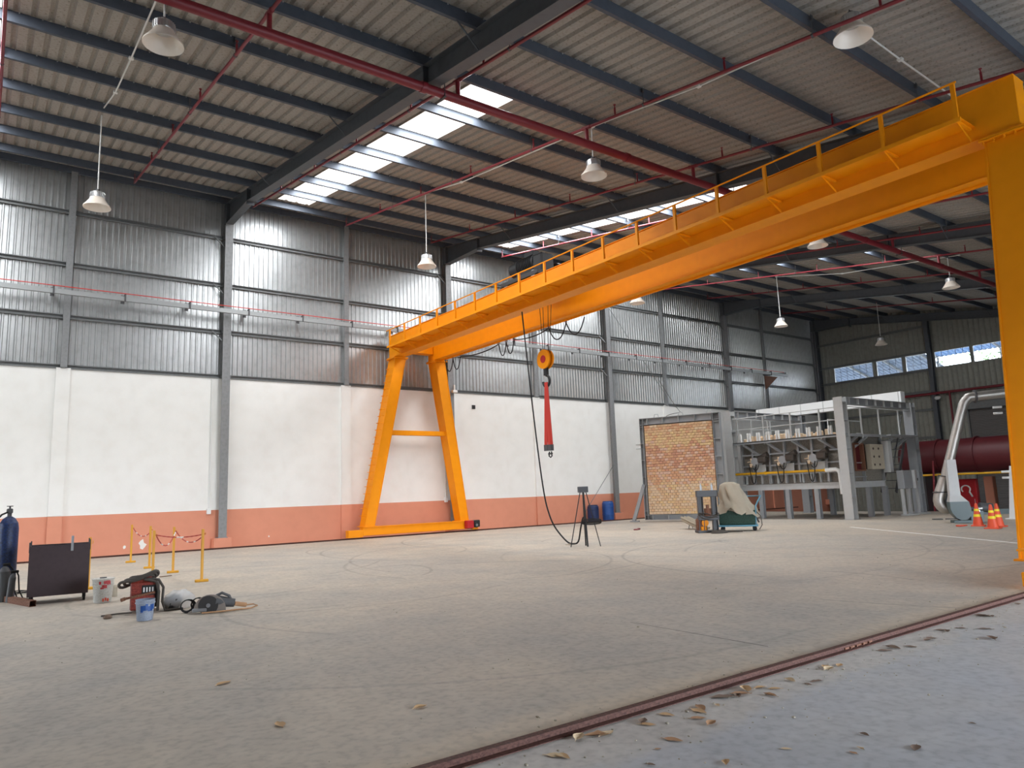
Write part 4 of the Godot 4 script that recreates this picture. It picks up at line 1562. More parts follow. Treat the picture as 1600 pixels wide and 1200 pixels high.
# ---------------------------------------------------------------- loose kiln door, brick lined
func build_kiln_door() -> void:
	var a := Vector3(26.05, 0, -24.55)
	var b := Vector3(27.6, 0, -21.0)
	var along := (b - a).normalized()
	var t := thing("kiln_door", "tall brick-lined kiln door in a grey steel frame standing beside the furnace", "kiln door", (a + b) * 0.5, atan2(-along.z, along.x))
	var w := a.distance_to(b)
	var h := 4.95
	var s := S()
	bx(s, Vector3(0, h * 0.5, -0.2), Vector3(w - 0.1, h - 0.3, 0.03))
	part("back_plate", s, M.furnace, t)
	var parts := [[Vector3(-w * 0.5 + 0.09, 0.1, -0.02), Vector3(-w * 0.5 + 0.09, h, -0.02), 0.18], [Vector3(w * 0.5 - 0.16, 0.1, -0.02), Vector3(w * 0.5 - 0.16, h, -0.02), 0.32], [Vector3(-w * 0.5, h - 0.16, -0.02), Vector3(w * 0.5, h - 0.16, -0.02), 0.32], [Vector3(-w * 0.5, 0.2, -0.02), Vector3(w * 0.5, 0.2, -0.02), 0.24]]
	for q in parts:
		s = S()
		var d: Vector3 = (q[1] - q[0]).normalized()
		ibeam(s, q[0], q[1], d.cross(Vector3(0, 0, 1)), q[2], 0.36, 0.02, 0.014)
		var f := part("frame_member", s, M.furnace, t)
		s = S()
		var l: float = q[0].distance_to(q[1])
		var n := int(l / 0.72)
		for k in n:
			var p: Vector3 = q[0] + d * (k + 0.5) * l / n
			var sz := Vector3(q[2] - 0.04, 0.015, 0.34) if absf(d.y) > 0.5 else Vector3(0.015, q[2] - 0.04, 0.34)
			bx(s, p, sz)
		part("stiffener", s, M.furnace_light, f)
	# lining bricks, courses of mixed firebrick
	var x0 := -w * 0.5 + 0.22
	var x1 := w * 0.5 - 0.36
	var cols := 18
	var rows := 34
	var y0 := 0.34
	var y1 := h - 0.36
	var bw := (x1 - x0) / cols
	var bh := (y1 - y0) / rows
	var bs := S()
	cb(bs, Vector3.ZERO, Vector3(bw - 0.008, bh - 0.008, 0.2), 0.008)
	var whole := made(bs)
	bs = S()
	cb(bs, Vector3.ZERO, Vector3(bw * 0.5 - 0.008, bh - 0.008, 0.2), 0.008)
	var half := made(bs)
	var kinds := [M.brick_tan, M.brick_red, M.brick_pale, M.brick_orange, M.brick_pink, M.brick_yellow]
	var r := RandomNumberGenerator.new()
	r.seed = 12
	var singles := 0
	var rest := []
	for k in 6:
		rest.append(S())
	for j in rows:
		for i in cols + (j % 2):
			var x := x0 + (i + 0.5 - (0.5 if j % 2 == 1 else 0.0)) * bw
			var m := whole
			if j % 2 == 1 and i == 0:
				x = x0 + bw * 0.25
				m = half
			elif j % 2 == 1 and i == cols:
				x = x1 - bw * 0.25
				m = half
			var u := j / float(rows - 1) + r.randfn(0.0, 0.035)
			var pick := 0
			var z := r.randf()
			if u < 0.32:
				pick = 2 if z < 0.5 else (0 if z < 0.8 else 5)
			elif u < 0.5:
				pick = 3 if z < 0.4 else (0 if z < 0.7 else 4)
			elif u < 0.76:
				pick = 1 if z < 0.42 else (3 if z < 0.75 else 4)
			elif u < 0.9:
				pick = 5 if z < 0.55 else (0 if z < 0.85 else 3)
			else:
				pick = 0 if z < 0.5 else (3 if z < 0.75 else 2)
			var at := Transform3D(Basis(), Vector3(x, y0 + (j + 0.5) * bh, 0.02 + r.randf_range(-0.012, 0.012)))
			if singles < 300:
				inst("brick", m, kinds[pick], t, at)
				singles += 1
			else:
				rest[pick].append_from(m, 0, at)
	# the courses above, joined
	var am := ArrayMesh.new()
	for k in 6:
		rest[k].generate_normals()
		rest[k].commit(am)
		am.surface_set_material(am.get_surface_count() - 1, kinds[k])
	var upper := MeshInstance3D.new()
	upper.name = "upper_bricks"
	upper.mesh = am
	upper.set_meta("kind", "stuff")
	t.add_child(upper)
	s = S()
	for x in [-1.1, 0.1, 1.45]:
		tube(s, [Vector3(x - 0.12, h, 0), Vector3(x - 0.08, h + 0.16, 0), Vector3(x + 0.08, h + 0.16, 0), Vector3(x + 0.12, h, 0)], 0.02, 6)
	part("lifting_lug", s, M.furnace_light, t)
	s = S()
	bar(s, Vector3(-w * 0.5 - 0.55, 0.03, 0.2), Vector3(-w * 0.5 + 0.02, 1.75, 0.05), 0.16, 0.12, Vector3(0, 0, 1))
	cb(s, Vector3(-w * 0.5 - 0.5, 0.03, 0.2), Vector3(0.4, 0.06, 0.3), 0.01)
	part("prop", s, M.furnace, t)
	s = S()
	for y in [3.5, 3.7]:
		cb(s, Vector3(-w * 0.5 - 0.12, y, 0), Vector3(0.3, 0.06, 0.14), 0.01)
	part("hinge_plate", s, M.furnace_light, t)
	# slings left on the top
	s = S()
	tube(s, [Vector3(0.1, h + 0.16, 0), Vector3(-0.25, h + 0.7, 0.0), Vector3(-0.9, h + 1.9, 0.0)], 0.012, 5)
	tube(s, [Vector3(0.1, h + 0.16, 0), Vector3(-0.4, h + 0.1, 0.02), Vector3(-0.6, h + 0.02, 0.05)], 0.012, 5)
	part("chain_end", s, M.hose, t)

# ---------------------------------------------------------------- things by the right gable
func build_gable_things() -> void:
	# long red vessel on saddles
	var t := thing("red_tank", "long dark red horizontal steel vessel with ring stiffeners behind the blower", "tank", Vector3(38.6, -0.07, -14.5))
	var s := S()
	var c := Vector3(38.6, 2.62, 0)
	var r := 0.82
	lathe(s, [Vector2(0, -0.35), Vector2(r * 0.55, -0.28), Vector2(r * 0.88, -0.14), Vector2(r, 0), Vector2(r, 9.6), Vector2(r * 0.88, 9.74), Vector2(r * 0.55, 9.88), Vector2(0, 9.95)], 36, Transform3D(Basis(Vector3.RIGHT, PI / 2), Vector3(c.x, c.y, -17.9)))
	wpart("vessel", s, M.tank, t)
	for z in [-16.3, -14.6, -12.9, -11.2, -9.6]:
		s = S()
		lathe(s, [Vector2(r, 0), Vector2(r + 0.06, 0), Vector2(r + 0.06, 0.07), Vector2(r, 0.07)], 36, Transform3D(Basis(Vector3.RIGHT, PI / 2), Vector3(c.x, c.y, z)), false)
		wpart("stiffening_ring", s, M.tank, t)
	for z in [-17.0, -13.0, -9.5]:
		s = S()
		cb(s, Vector3(c.x, 0.85, z), Vector3(1.3, 1.9, 0.25), 0.01)
		wpart("saddle", s, M.crane_dark, t)
	s = S()
	tube(s, [Vector3(37.7, 1.72, -17.2), Vector3(37.7, 1.72, -8.5)], 0.05, 10)
	wpart("yellow_bar", s, M.yellow_pipe, t)
	s = S()
	rod(s, Vector3(37.5, -0.02, -16.4), Vector3(37.5, 2.4, -16.2), 0.05, 8)
	wpart("drain_pipe", s, M.red_pipe, t)
	# centrifugal blower
	var bp := on_floor(1504, 817)
	var b := thing("centrifugal_blower", "grey-green centrifugal blower on a base frame beside the orange cones", "blower", Vector3(bp.x, 0, bp.z), 0.0)
	# local axes: u to the right in view, w towards the camera
	var u := Vector3(0.61, 0, 0.79)
	var v := Vector3(-0.79, 0, 0.61)
	var f := Basis(u * 0.8, Vector3.UP * 0.8, v * 0.8)
	s = S()
	var vol := [Vector2(-0.46, 0.92), Vector2(0.28, 0.92), Vector2(0.34, 0.6), Vector2(0.3, 0.3), Vector2(0.14, 0.14), Vector2(-0.06, 0.12), Vector2(-0.26, 0.22), Vector2(-0.4, 0.42), Vector2(-0.46, 0.62)]
	prism(s, vol, 0.5, Transform3D(f, Vector3.ZERO))
	part("volute", s, M.teal_grey, b)
	s = S()
	cb(s, f * Vector3(0.2, 0.06, -0.05), Vector3(1.15, 0.12, 0.6), 0.01, f)
	cb(s, f * Vector3(0.55, 0.3, -0.05), Vector3(0.5, 0.4, 0.5), 0.01, f)
	part("base_frame", s, M.teal_grey, b)
	s = S()
	rod(s, f * Vector3(0.4, 0.6, 0.0), f * Vector3(0.85, 0.6, 0.0), 0.06, 10)
	rod(s, f * Vector3(0.75, 0.66, -0.1), f * Vector3(1.25, 0.6, -0.1), 0.16, 14)
	part("motor", s, M.dark_grey, b)
	s = S()
	rod(s, f * Vector3(0.55, 0.6, 0.1), f * Vector3(0.8, 0.6, 0.1), 0.05, 10)
	cb(s, f * Vector3(0.62, 0.5, 0.2), Vector3(0.1, 0.1, 0.06), 0.01, f)
	part("bearing", s, M.alu, b)
	s = S()
	hull8(s, [f * Vector3(-0.46, 0.92, -0.24), f * Vector3(0.26, 0.92, -0.24), f * Vector3(0.26, 0.92, 0.24), f * Vector3(-0.46, 0.92, 0.24)], [f * Vector3(-0.4, 1.2, -0.17), f * Vector3(0.02, 1.2, -0.17), f * Vector3(0.02, 1.2, 0.17), f * Vector3(-0.4, 1.2, 0.17)])
	hull8(s, [f * Vector3(-0.4, 1.2, -0.17), f * Vector3(0.02, 1.2, -0.17), f * Vector3(0.02, 1.2, 0.17), f * Vector3(-0.4, 1.2, 0.17)], [f * Vector3(-0.36, 2.75, -0.15), f * Vector3(0.0, 2.75, -0.15), f * Vector3(0.0, 2.75, 0.15), f * Vector3(-0.36, 2.75, 0.15)])
	part("outlet_stack", s, M.furnace_light, b)
	# stainless duct
	var d := thing("steel_duct", "shiny stainless steel air duct bending up from the blower and across", "duct", Vector3(bp.x, 0.3, bp.z) - u * 0.8)
	var e := Vector3(bp.x, 0, bp.z)
	var at := func(px: float, py: float) -> Vector3:
		return on_plane(px, py, e - v * 0.4, v)
	var pts := [at.call(1488, 792), at.call(1479, 795), at.call(1471, 791), at.call(1467, 782), at.call(1469, 770)]
	var mid: Vector3 = at.call(1477, 746)
	var top: Vector3 = at.call(1503, 640)
	var knee := [top, at.call(1506, 630), at.call(1512, 623), at.call(1522, 619.5), at.call(1600, 611)]
	s = S()
	tube(s, smooth(pts), 0.19, 18)
	wpart("lower_bend", s, M.stainless, d)
	s = S()
	tube(s, [pts[-1], mid], 0.19, 18)
	wpart("riser_foot", s, M.stainless, d)
	s = S()
	tube(s, [mid, top], 0.16, 18)
	wpart("riser", s, M.stainless, d)
	s = S()
	tube(s, smooth(knee), 0.16, 18)
	wpart("upper_bend", s, M.stainless, d)
	for q in [[pts[0] - u * 0.03, pts[0] + u * 0.03], [pts[-1], pts[-1] + Vector3(0, 0.04, 0)], [mid, mid + (top - mid) * 0.012], [knee[3], knee[3] + u * 0.05]]:
		s = S()
		rod(s, q[0], q[1], 0.24, 20)
		wpart("flange", s, M.dark_grey, d)
	# the far end of the duct is carried by a post
	s = S()
	rod(s, Vector3(knee[4].x, 0, knee[4].z), knee[4], 0.07, 10)
	wpart("support_post", s, M.dark_grey, d)
	# cones
	var first_cone: Node3D = null
	for q in [[1529, 822, "orange traffic cone with two yellow bands standing alone beside the blower"], [1552, 826, "orange traffic cone with yellow bands, the front one of a close pair"], [1561, 823, "orange traffic cone with yellow bands, half hidden behind another cone"]]:
		var p := on_floor(q[0], q[1])
		if first_cone == null:
			first_cone = thing("traffic_cone", q[2], "cone", p, 0.3, "traffic cones")
			s = S()
			cb(s, Vector3(0, 0.018, 0), Vector3(0.4, 0.036, 0.4), 0.01)
			part("base", s, M.cone, first_cone)
			s = S()
			lathe(s, [Vector2(0.155, 0.036), Vector2(0.15, 0.05), Vector2(0.035, 0.72), Vector2(0.0, 0.73)], 22)
			var body := part("body", s, M.cone, first_cone)
			for y in [[0.3, 0.38], [0.48, 0.55]]:
				s = S()
				lathe(s, [Vector2(lerpf(0.152, 0.037, (y[0] - 0.05) / 0.67), y[0]), Vector2(lerpf(0.152, 0.037, (y[1] - 0.05) / 0.67), y[1])], 22)
				part("band", s, M.tape, body)
		else:
			copy_of(first_cone, p, 0.1, q[2])
	# red rag of paint on the floor, flat board
	s = S()
	var rp := on_floor(1505, 822)
	for k in 4:
		cb(s, rp + Vector3(k * 0.16 - 0.2, 0.012, k * -0.05), Vector3(0.3, 0.02, 0.16), 0.008, Basis(Vector3.UP, k * 0.7))
	var rag := thing("red_strap", "crumpled orange-red strap lying on the floor in front of the blower", "strap", Vector3(rp.x, 0, rp.z))
	wpart("strap", s, M.cone, rag)
	var bd := on_floor(1465, 812)
	var board := thing("flat_bar", "flat dark steel bar lying on the floor left of the blower", "bar", Vector3(bd.x, 0, bd.z))
	s = S()
	cb(s, Vector3(bd.x, 0.02, bd.z), Vector3(0.4, 0.04, 0.3), 0.005, f)
	cb(s, Vector3(bd.x, 0.02, bd.z) + u * 0.75, Vector3(1.2, 0.04, 0.08), 0.005, f)
	wpart("bar", s, M.dark_grey, board)
	# fire hose cabinet
	var h := thing("hose_cabinet", "red fire hose cabinet with a white hose emblem behind the blower stack", "fire cabinet", Vector3(39.9, -0.13, -15.75))
	s = S()
	cb(s, Vector3(0, 0.85, 0), Vector3(0.3, 1.5, 0.85), 0.02)
	cb(s, Vector3(0, 0.06, 0), Vector3(0.28, 0.12, 0.8), 0.01)
	part("body", s, M.red, h)
	s = S()
	var em := []
	for k in 13:
		var a := -0.6 + TAU * 0.72 * k / 12.0
		em.append(Vector3(-0.165, 1.1 + sin(a) * 0.18, -0.05 + cos(a) * 0.2))
	tube(s, em, 0.035, 6)
	rod(s, Vector3(-0.165, 0.98, 0.1), Vector3(-0.165, 0.72, 0.22), 0.04, 6)
	part("hose_emblem", s, M.paper, h)
	s = S()
	bx(s, Vector3(-0.16, 0.5, 0.3), Vector3(0.02, 0.22, 0.03))
	part("handle", s, M.alu, h)
	var oc := thing("painted_pillar", "short salmon painted pillar between hose cabinet and roller shutter", "pillar", Vector3(39.9, -0.13, -14.75))
	s = S()
	cb(s, Vector3(0, 0.85, 0), Vector3(0.4, 1.7, 0.4), 0.02)
	part("pillar", s, M.orange_wall, oc)
	# white post right of the shutter
	var wp := on_floor(1587, 811)
	var pt := thing("white_post", "white painted steel post with bracket plates near the orange crane leg", "post", wp)
	s = S()
	bar(s, Vector3(0, 0, 0), u * 0.22 + Vector3(0, 1.9, 0), 0.3, 0.3, Vector3(1, 0, 0))
	bar(s, u * 0.22 + Vector3(0, 1.9, 0), u * 0.5 + Vector3(0, 4.6, 0), 0.12, 0.12, Vector3(1, 0, 0))
	part("shaft", s, M.white, pt)
	for y in [1.72, 1.5, 4.1, 3.88]:
		s = S()
		cb(s, -u * 0.1 + Vector3(0, y, 0), Vector3(0.36, 0.1, 0.12), 0.01, f)
		part("bracket_plate", s, M.white, pt)
	s = S()
	cb(s, Vector3(0, 0.02, 0), Vector3(0.5, 0.04, 0.5), 0.01)
	part("base_plate", s, M.white, pt)
	# steel lengths and white slab edge by the shutter
	var q0 := on_floor(1560, 803)
	var st := thing("steel_section", "dark steel section lying on the floor behind the cones", "beam", Vector3(q0.x, 0, q0.z))
	s = S()
	ibeam(s, Vector3(q0.x, 0.1, q0.z) - u * 1.0, Vector3(q0.x, 0.1, q0.z) + u * 0.75, Vector3.UP, 0.2, 0.16)
	wpart("section", s, M.teal_grey, st)
	# red pipe and bulkhead lamp on the gable
	var rpipe := thing("gable_pipe", "red fire pipe running along the right wall with a drop pipe", "pipe", Vector3(48.0, 6.75, -18.0))
	s = S()
	tube(s, [Vector3(48.0, 6.8, -22.0), Vector3(48.0, 6.8, -12.8)], 0.08, 10)
	tube(s, [Vector3(48.0, 6.8, -19.3), Vector3(48.0, 2.5, -19.3)], 0.06, 10)
	wpart("pipe", s, M.red_pipe, rpipe)
	s = S()
	for z in [-20.3, -16.0, -13.0]:
		bx(s, Vector3(48.16, 6.8, z), Vector3(0.4, 0.04, 0.05))
	wpart("pipe_bracket", s, M.dark_grey, rpipe)
	var bl := thing("bulkhead_lamp", "small round white bulkhead lamp on the gable column", "lamp", Vector3(47.95, 6.5, -20.0))
	s = S()
	lathe(s, [Vector2(0.0, -0.12), Vector2(0.12, -0.1), Vector2(0.19, 0.0), Vector2(0.12, 0.1), Vector2(0.0, 0.12)], 18, Transform3D(Basis(Vector3(0, 0, 1), 0.4), Vector3.ZERO))
	part("globe", s, M.white, bl)
	s = S()
	rod(s, Vector3(0, 0, 0), Vector3(0.2, -0.1, -0.1), 0.03, 8)
	part("arm", s, M.dark_grey, bl)

# ---------------------------------------------------------------- things fixed to the back wall
func build_wall_things() -> void:
	# busbar tray the length of the wall
	var y := 8.72
	var z := -27.3
	var t := thing("cable_tray", "long grey cable tray with a red conductor line on the corrugated wall", "cable tray", Vector3(13, y, z))
	var s := S()
	channel(s, Vector3(LEFT_X + 0.4, y, z), Vector3(43.5, y, z), Vector3(0, 0, -1), 0.16, 0.1, 0.006)
	wpart("tray", s, M.tray, t)
	s = S()
	tube(s, [Vector3(LEFT_X + 0.4, y + 0.17, z + 0.03), Vector3(13, y + 0.17, z + 0.03), Vector3(43.0, y + 0.17, z + 0.03)], 0.016, 6)
	wpart("red_conductor", s, M.wire_red, t)
	var bs := S()
	bx(bs, Vector3(0, 0.02, 0.02), Vector3(0.05, 0.24, 0.03))
	bar(bs, Vector3(0, 0.14, 0.03), Vector3(0, 0.06, -0.55), 0.05, 0.05)
	bx(bs, Vector3(0, 0.1, -0.58), Vector3(0.12, 0.3, 0.03))
	var bm := made(bs)
	for k in 27:
		inst("tray_bracket", bm, M.dark_grey, t, Transform3D(Basis(), Vector3(-13.0 + k * 2.1 - 13.0, 0, 0)))
	var cd := thing("wall_bracket", "rusty orange triangular bracket at the end of the wall cable tray", "bracket", Vector3(41.4, 8.5, -27.6))
	s = S()
	prism(s, [Vector2(-0.1, -0.8), Vector2(1.3, 0.1), Vector2(-0.1, 0.1)], 0.06)
	part("gusset", s, M.rusty, cd)
	s = S()
	bar(s, Vector3(-0.1, 0.15, 0), Vector3(2.3, 0.42, 0), 0.1, 0.12)
	part("arm", s, M.dark_grey, cd)
	# socket boxes with their conduits
	for q in [[326, 799, "small white socket box with conduit beside the first wall column"], [697, 781, "small white socket box with conduit behind the crane leg"]]:
		var p := on_z(q[0], q[1], WALL_Z + 0.05)
		var b := thing("socket_box", q[2], "socket", p, 0, "socket boxes on the back wall")
		s = S()
		cb(s, Vector3.ZERO, Vector3(0.14, 0.2, 0.1), 0.01)
		part("box", s, M.white, b)
		s = S()
		rod(s, Vector3(0, 0.1, -0.02), Vector3(0, 6.2 - p.y, -0.02), 0.02, 8)
		part("conduit", s, M.white, b)
	var v := on_z(740, 636, WALL_Z + 0.02)
	var vent := thing("wall_vent", "small square black vent high on the white wall beside the crane leg", "vent", v)
	s = S()
	cb(s, Vector3.ZERO, Vector3(0.18, 0.18, 0.05), 0.01)
	part("vent", s, M.black, vent)
	var cl := thing("junction_box", "small white junction box on the column head behind the crane leg", "junction box", Vector3(17.3, 6.25, -27.6))
	s = S()
	cb(s, Vector3.ZERO, Vector3(0.25, 0.12, 0.16), 0.01)
	rod(s, Vector3(0, 0.05, 0), Vector3(0, 0.3, 0), 0.04, 8)
	part("box", s, M.white, cl)
	# drums
	for q in [[952, 26.35, 0.30, 1.0, M.blue, "tall bright blue plastic drum against the painted wall"], [930, 25.35, 0.29, 0.84, M.navy, "shorter dark blue drum against the painted wall"]]:
		var h: float = q[3]
		var r: float = q[2]
		var d := thing("drum", q[5], "drum", Vector3(q[1], 0, -27.5 if h < 0.9 else -27.45), 0, "blue drums by the back wall")
		s = S()
		lathe(s, [Vector2(0, 0), Vector2(r * 0.9, 0), Vector2(r * 0.97, 0.04), Vector2(r, h * 0.28), Vector2(r * 1.03, h * 0.32), Vector2(r, h * 0.36), Vector2(r, h * 0.66), Vector2(r * 1.03, h * 0.7), Vector2(r, h * 0.74), Vector2(r * 0.98, h * 0.9), Vector2(r * 0.86, h * 0.95), Vector2(r * 0.86, h), Vector2(r * 0.8, h), Vector2(r * 0.8, h - 0.03), Vector2(0, h - 0.03)], 28)
		part("body", s, q[4], d)
		s = S()
		rod(s, Vector3(0.1, h - 0.03, 0.08), Vector3(0.1, h, 0.08), 0.04, 10)
		rod(s, Vector3(-0.12, h - 0.03, 0.05), Vector3(-0.12, h, 0.05), 0.04, 10)
		part("bung", s, M.black, d)

# ---------------------------------------------------------------- press, cart and scrap in front of the kiln door
func build_press_corner() -> void:
	var pp := on_floor(1108, 832)
	var turn := -0.62
	var t := thing("hydraulic_press", "small dark grey hydraulic press frame with two bottles on top", "press", pp, turn)
	var s := S()
	cb(s, Vector3(0, 1.33, 0), Vector3(0.72, 0.22, 0.2), 0.015)
	part("head_beam", s, M.press, t)
	for x in [-0.24, 0.24]:
		s = S()
		ibeam(s, Vector3(x, 0.08, 0), Vector3(x, 1.22, 0), Vector3(1, 0, 0), 0.18, 0.16)
		part("upright", s, M.press, t)
	s = S()
	cb(s, Vector3(0, 0.04, 0), Vector3(0.85, 0.08, 0.5), 0.01)
	cb(s, Vector3(0, 0.5, 0.03), Vector3(0.7, 0.14, 0.24), 0.01)
	part("bed", s, M.press, t)
	s = S()
	rod(s, Vector3(0, 0.57, 0.02), Vector3(0, 0.82, 0.02), 0.12, 16)
	rod(s, Vector3(0, 0.82, 0.02), Vector3(0, 0.95, 0.02), 0.055, 12)
	part("ram", s, M.rusty, t)
	s = S()
	for k in 4:
		var pts := []
		for i in 15:
			var a := TAU * i / 14.0
			pts.append(Vector3(cos(a) * (0.3 + 0.02 * k), 0.48 + 0.05 * k + 0.05 * sin(a * 2.0 + k), 0.1 + sin(a) * 0.16))
		tube(s, pts, 0.016, 6)
	part("hose", s, M.hose, t)
	for x in [-0.18, 0.2]:
		var b := thing("water_bottle", "clear plastic water bottle standing on the press head", "bottle", pp + Basis(Vector3.UP, turn) * Vector3(x, 1.44, 0), 0, "bottles on the press")
		s = S()
		lathe(s, [Vector2(0, 0), Vector2(0.032, 0), Vector2(0.034, 0.02), Vector2(0.034, 0.17), Vector2(0.014, 0.22), Vector2(0.014, 0.23)], 14)
		part("bottle", s, M.bottle, b)
		s = S()
		rod(s, Vector3(0, 0.23, 0), Vector3(0, 0.255, 0), 0.016, 10)
		part("cap", s, M.white, b)
	# rusty casing beside it
	var cp := on_floor(1097, 832)
	var c := thing("pump_casing", "rusty orange and brown pump casing in front of the press", "machine part", cp, turn)
	s = S()
	cb(s, Vector3(0, 0.25, 0), Vector3(0.34, 0.5, 0.34), 0.06)
	rod(s, Vector3(0, 0.45, 0), Vector3(0.05, 0.66, 0), 0.13, 14)
	part("casing", s, M.rusty, c)
	s = S()
	rod(s, Vector3(0.08, 0.33, 0.12), Vector3(0.08, 0.33, 0.2), 0.12, 12)
	cb(s, Vector3(0.02, 0.12, 0.16), Vector3(0.2, 0.18, 0.06), 0.02)
	part("cover", s, M.crane, c)
	# hose coil on the floor
	var hp := on_floor(1124, 833)
	var h := thing("hose_coil", "grey hose coiled on the floor in front of the press", "hose", hp)
	s = S()
	for k in 3:
		var pts := []
		for i in 21:
			var a := TAU * i / 20.0 * 0.97
			pts.append(Vector3(cos(a) * (0.32 - 0.05 * k), 0.025 + 0.03 * k, sin(a) * (0.24 - 0.03 * k)))
		tube(s, pts, 0.022, 7)
	tube(s, [Vector3(0.3, 0.025, 0.0), Vector3(0.55, 0.025, 0.15), Vector3(0.8, 0.025, 0.35)], 0.022, 7)
	part("hose", s, M.hose, h)
	# bundle of pipes
	var p0 := on_floor(1066, 826)
	var p1 := on_floor(1094, 825)
	for k in 7:
		var b := thing("pale_pipe", "length of pale steel pipe in the bundle lying left of the press", "pipe", Vector3((p0.x + p1.x) * 0.5, 0, (p0.z + p1.z) * 0.5), 0, "pipes bundled beside the press")
		s = S()
		var off := Vector3(0.09 * (k % 4), 0.12 + 0.09 * (k / 4), 0.09 * (k % 4))
		var a := Vector3(p0.x, 0.0, p0.z) - b.position + off + Vector3(0, 0.22, 0)
		var e := Vector3(p1.x - 1.2, 0.0, p1.z + 0.9) - b.position + off + Vector3(0, -0.05, 0)
		rod(s, a, e, 0.043, 9)
		part("pipe", s, M.tarp, b)
	var ts := thing("pipe_trestle", "low steel trestle holding up the bundle of pipes", "trestle", Vector3(p0.x + 0.4, 0, p0.z + 0.45))
	s = S()
	for g in [-0.2, 0.2]:
		rod(s, Vector3(g - 0.12, 0, g), Vector3(g, 0.3, g), 0.014, 6)
		rod(s, Vector3(g + 0.12, 0, g), Vector3(g, 0.3, g), 0.014, 6)
	rod(s, Vector3(-0.22, 0.29, -0.22), Vector3(0.4, 0.29, 0.4), 0.014, 6)
	part("frame", s, M.dark_grey, ts)
	# green cart with a blue handle
	var q := on_floor(1154, 829)
	var g := thing("tool_cart", "dark green steel cart on casters with a light blue push handle", "cart", q, -0.95)
	s = S()
	cb(s, Vector3(0, 0.46, 0), Vector3(1.25, 0.5, 0.62), 0.03)
	part("box", s, M.trolley_green, g)
	s = S()
	cb(s, Vector3(0, 0.18, 0), Vector3(1.35, 0.06, 0.7), 0.01)
	part("chassis", s, M.trolley_blue, g)
	for x in [-0.52, 0.55]:
		for zz in [-0.25, 0.25]:
			s = S()
			rod(s, Vector3(x, 0.075, zz - 0.025), Vector3(x, 0.075, zz + 0.025), 0.075, 14)
			cb(s, Vector3(x, 0.13, zz), Vector3(0.06, 0.1, 0.07), 0.008)
			part("caster", s, M.rubber, g)
	s = S()
	for zz in [-0.3, 0.3]:
		tube(s, [Vector3(0.6, 0.2, zz), Vector3(0.64, 0.85, zz), Vector3(0.82, 1.18, zz)], 0.024, 8)
	tube(s, [Vector3(0.82, 1.18, -0.3), Vector3(0.84, 1.2, 0), Vector3(0.82, 1.18, 0.3)], 0.024, 8)
	tube(s, [Vector3(0.82, 1.18, -0.3), Vector3(0.0, 1.18, -0.3), Vector3(-0.02, 0.7, -0.3)], 0.024, 8)
	part("push_handle", s, M.trolley_blue, g)
	s = S()
	rod(s, Vector3(0.5, 0.75, 0.0), Vector3(0.7, 0.3, 0.34), 0.03, 8)
	tube(s, [Vector3(0.64, 0.66, 0.3), Vector3(0.78, 0.5, 0.36), Vector3(0.8, 0.2, 0.36), Vector3(0.7, 0.05, 0.38)], 0.014, 6)
	part("hose", s, M.hose, g)
	# machine under a tarpaulin on the cart
	var tp := thing("tarpaulin", "crumpled beige tarpaulin draped over a machine on the green cart", "tarpaulin", q + Vector3(-0.12, 0.7, 0.1), -0.95)
	s = S()
	var n := 28
	var rings := []
	var nz := FastNoiseLite.new()
	nz.seed = 3
	nz.frequency = 1.4
	nz.fractal_octaves = 3
	var prof := [[0.62, 0.02], [0.52, 0.12], [0.44, 0.32], [0.38, 0.55], [0.33, 0.78], [0.27, 0.92], [0.14, 0.99], [0.0, 1.0]]
	for i in prof.size():
		var ring := []
		for k in n:
			var a := TAU * k / n
			var f: float = 1.0 + 0.62 * nz.get_noise_3d(cos(a) * 2.0, prof[i][1] * 3.0, sin(a) * 2.0) + 0.1 * sin(a * 7.0 + prof[i][1] * 3.0)
			var rr: float = prof[i][0] * f
			var drop := 0.0
			if i == 0:
				drop = -0.3 * maxf(0.0, nz.get_noise_2d(cos(a) * 3.0, sin(a) * 3.0)) - 0.2 * maxf(0.0, cos(a))
			ring.append(Vector3(cos(a) * rr * 1.05 - 0.22 * prof[i][1], prof[i][1] + drop + 0.03 * nz.get_noise_2d(a * 3.0, i * 5.0), sin(a) * rr * 0.62))
		rings.append(ring)
	s.set_smooth_group(0)
	for i in prof.size() - 1:
		for k in n:
			var l := (k + 1) % n
			quad(s, rings[i][k], rings[i][l], rings[i + 1][l], rings[i + 1][k], rings[i][k] - Vector3(0, 0.2, 0))
	part("sheet", s, M.tarp, tp)
	# red scrap on the floor
	var r := on_floor(995, 828)
	var rc := thing("red_scrap", "small flat red scrap on the floor left of the kiln door", "scrap", r)
	s = S()
	cb(s, Vector3(0, 0.02, 0), Vector3(0.3, 0.04, 0.16), 0.015, Basis(Vector3.UP, 0.4))
	cb(s, Vector3(0.1, 0.04, 0.02), Vector3(0.14, 0.05, 0.1), 0.02, Basis(Vector3.UP, 1.0))
	part("scrap", s, M.red_pipe, rc)

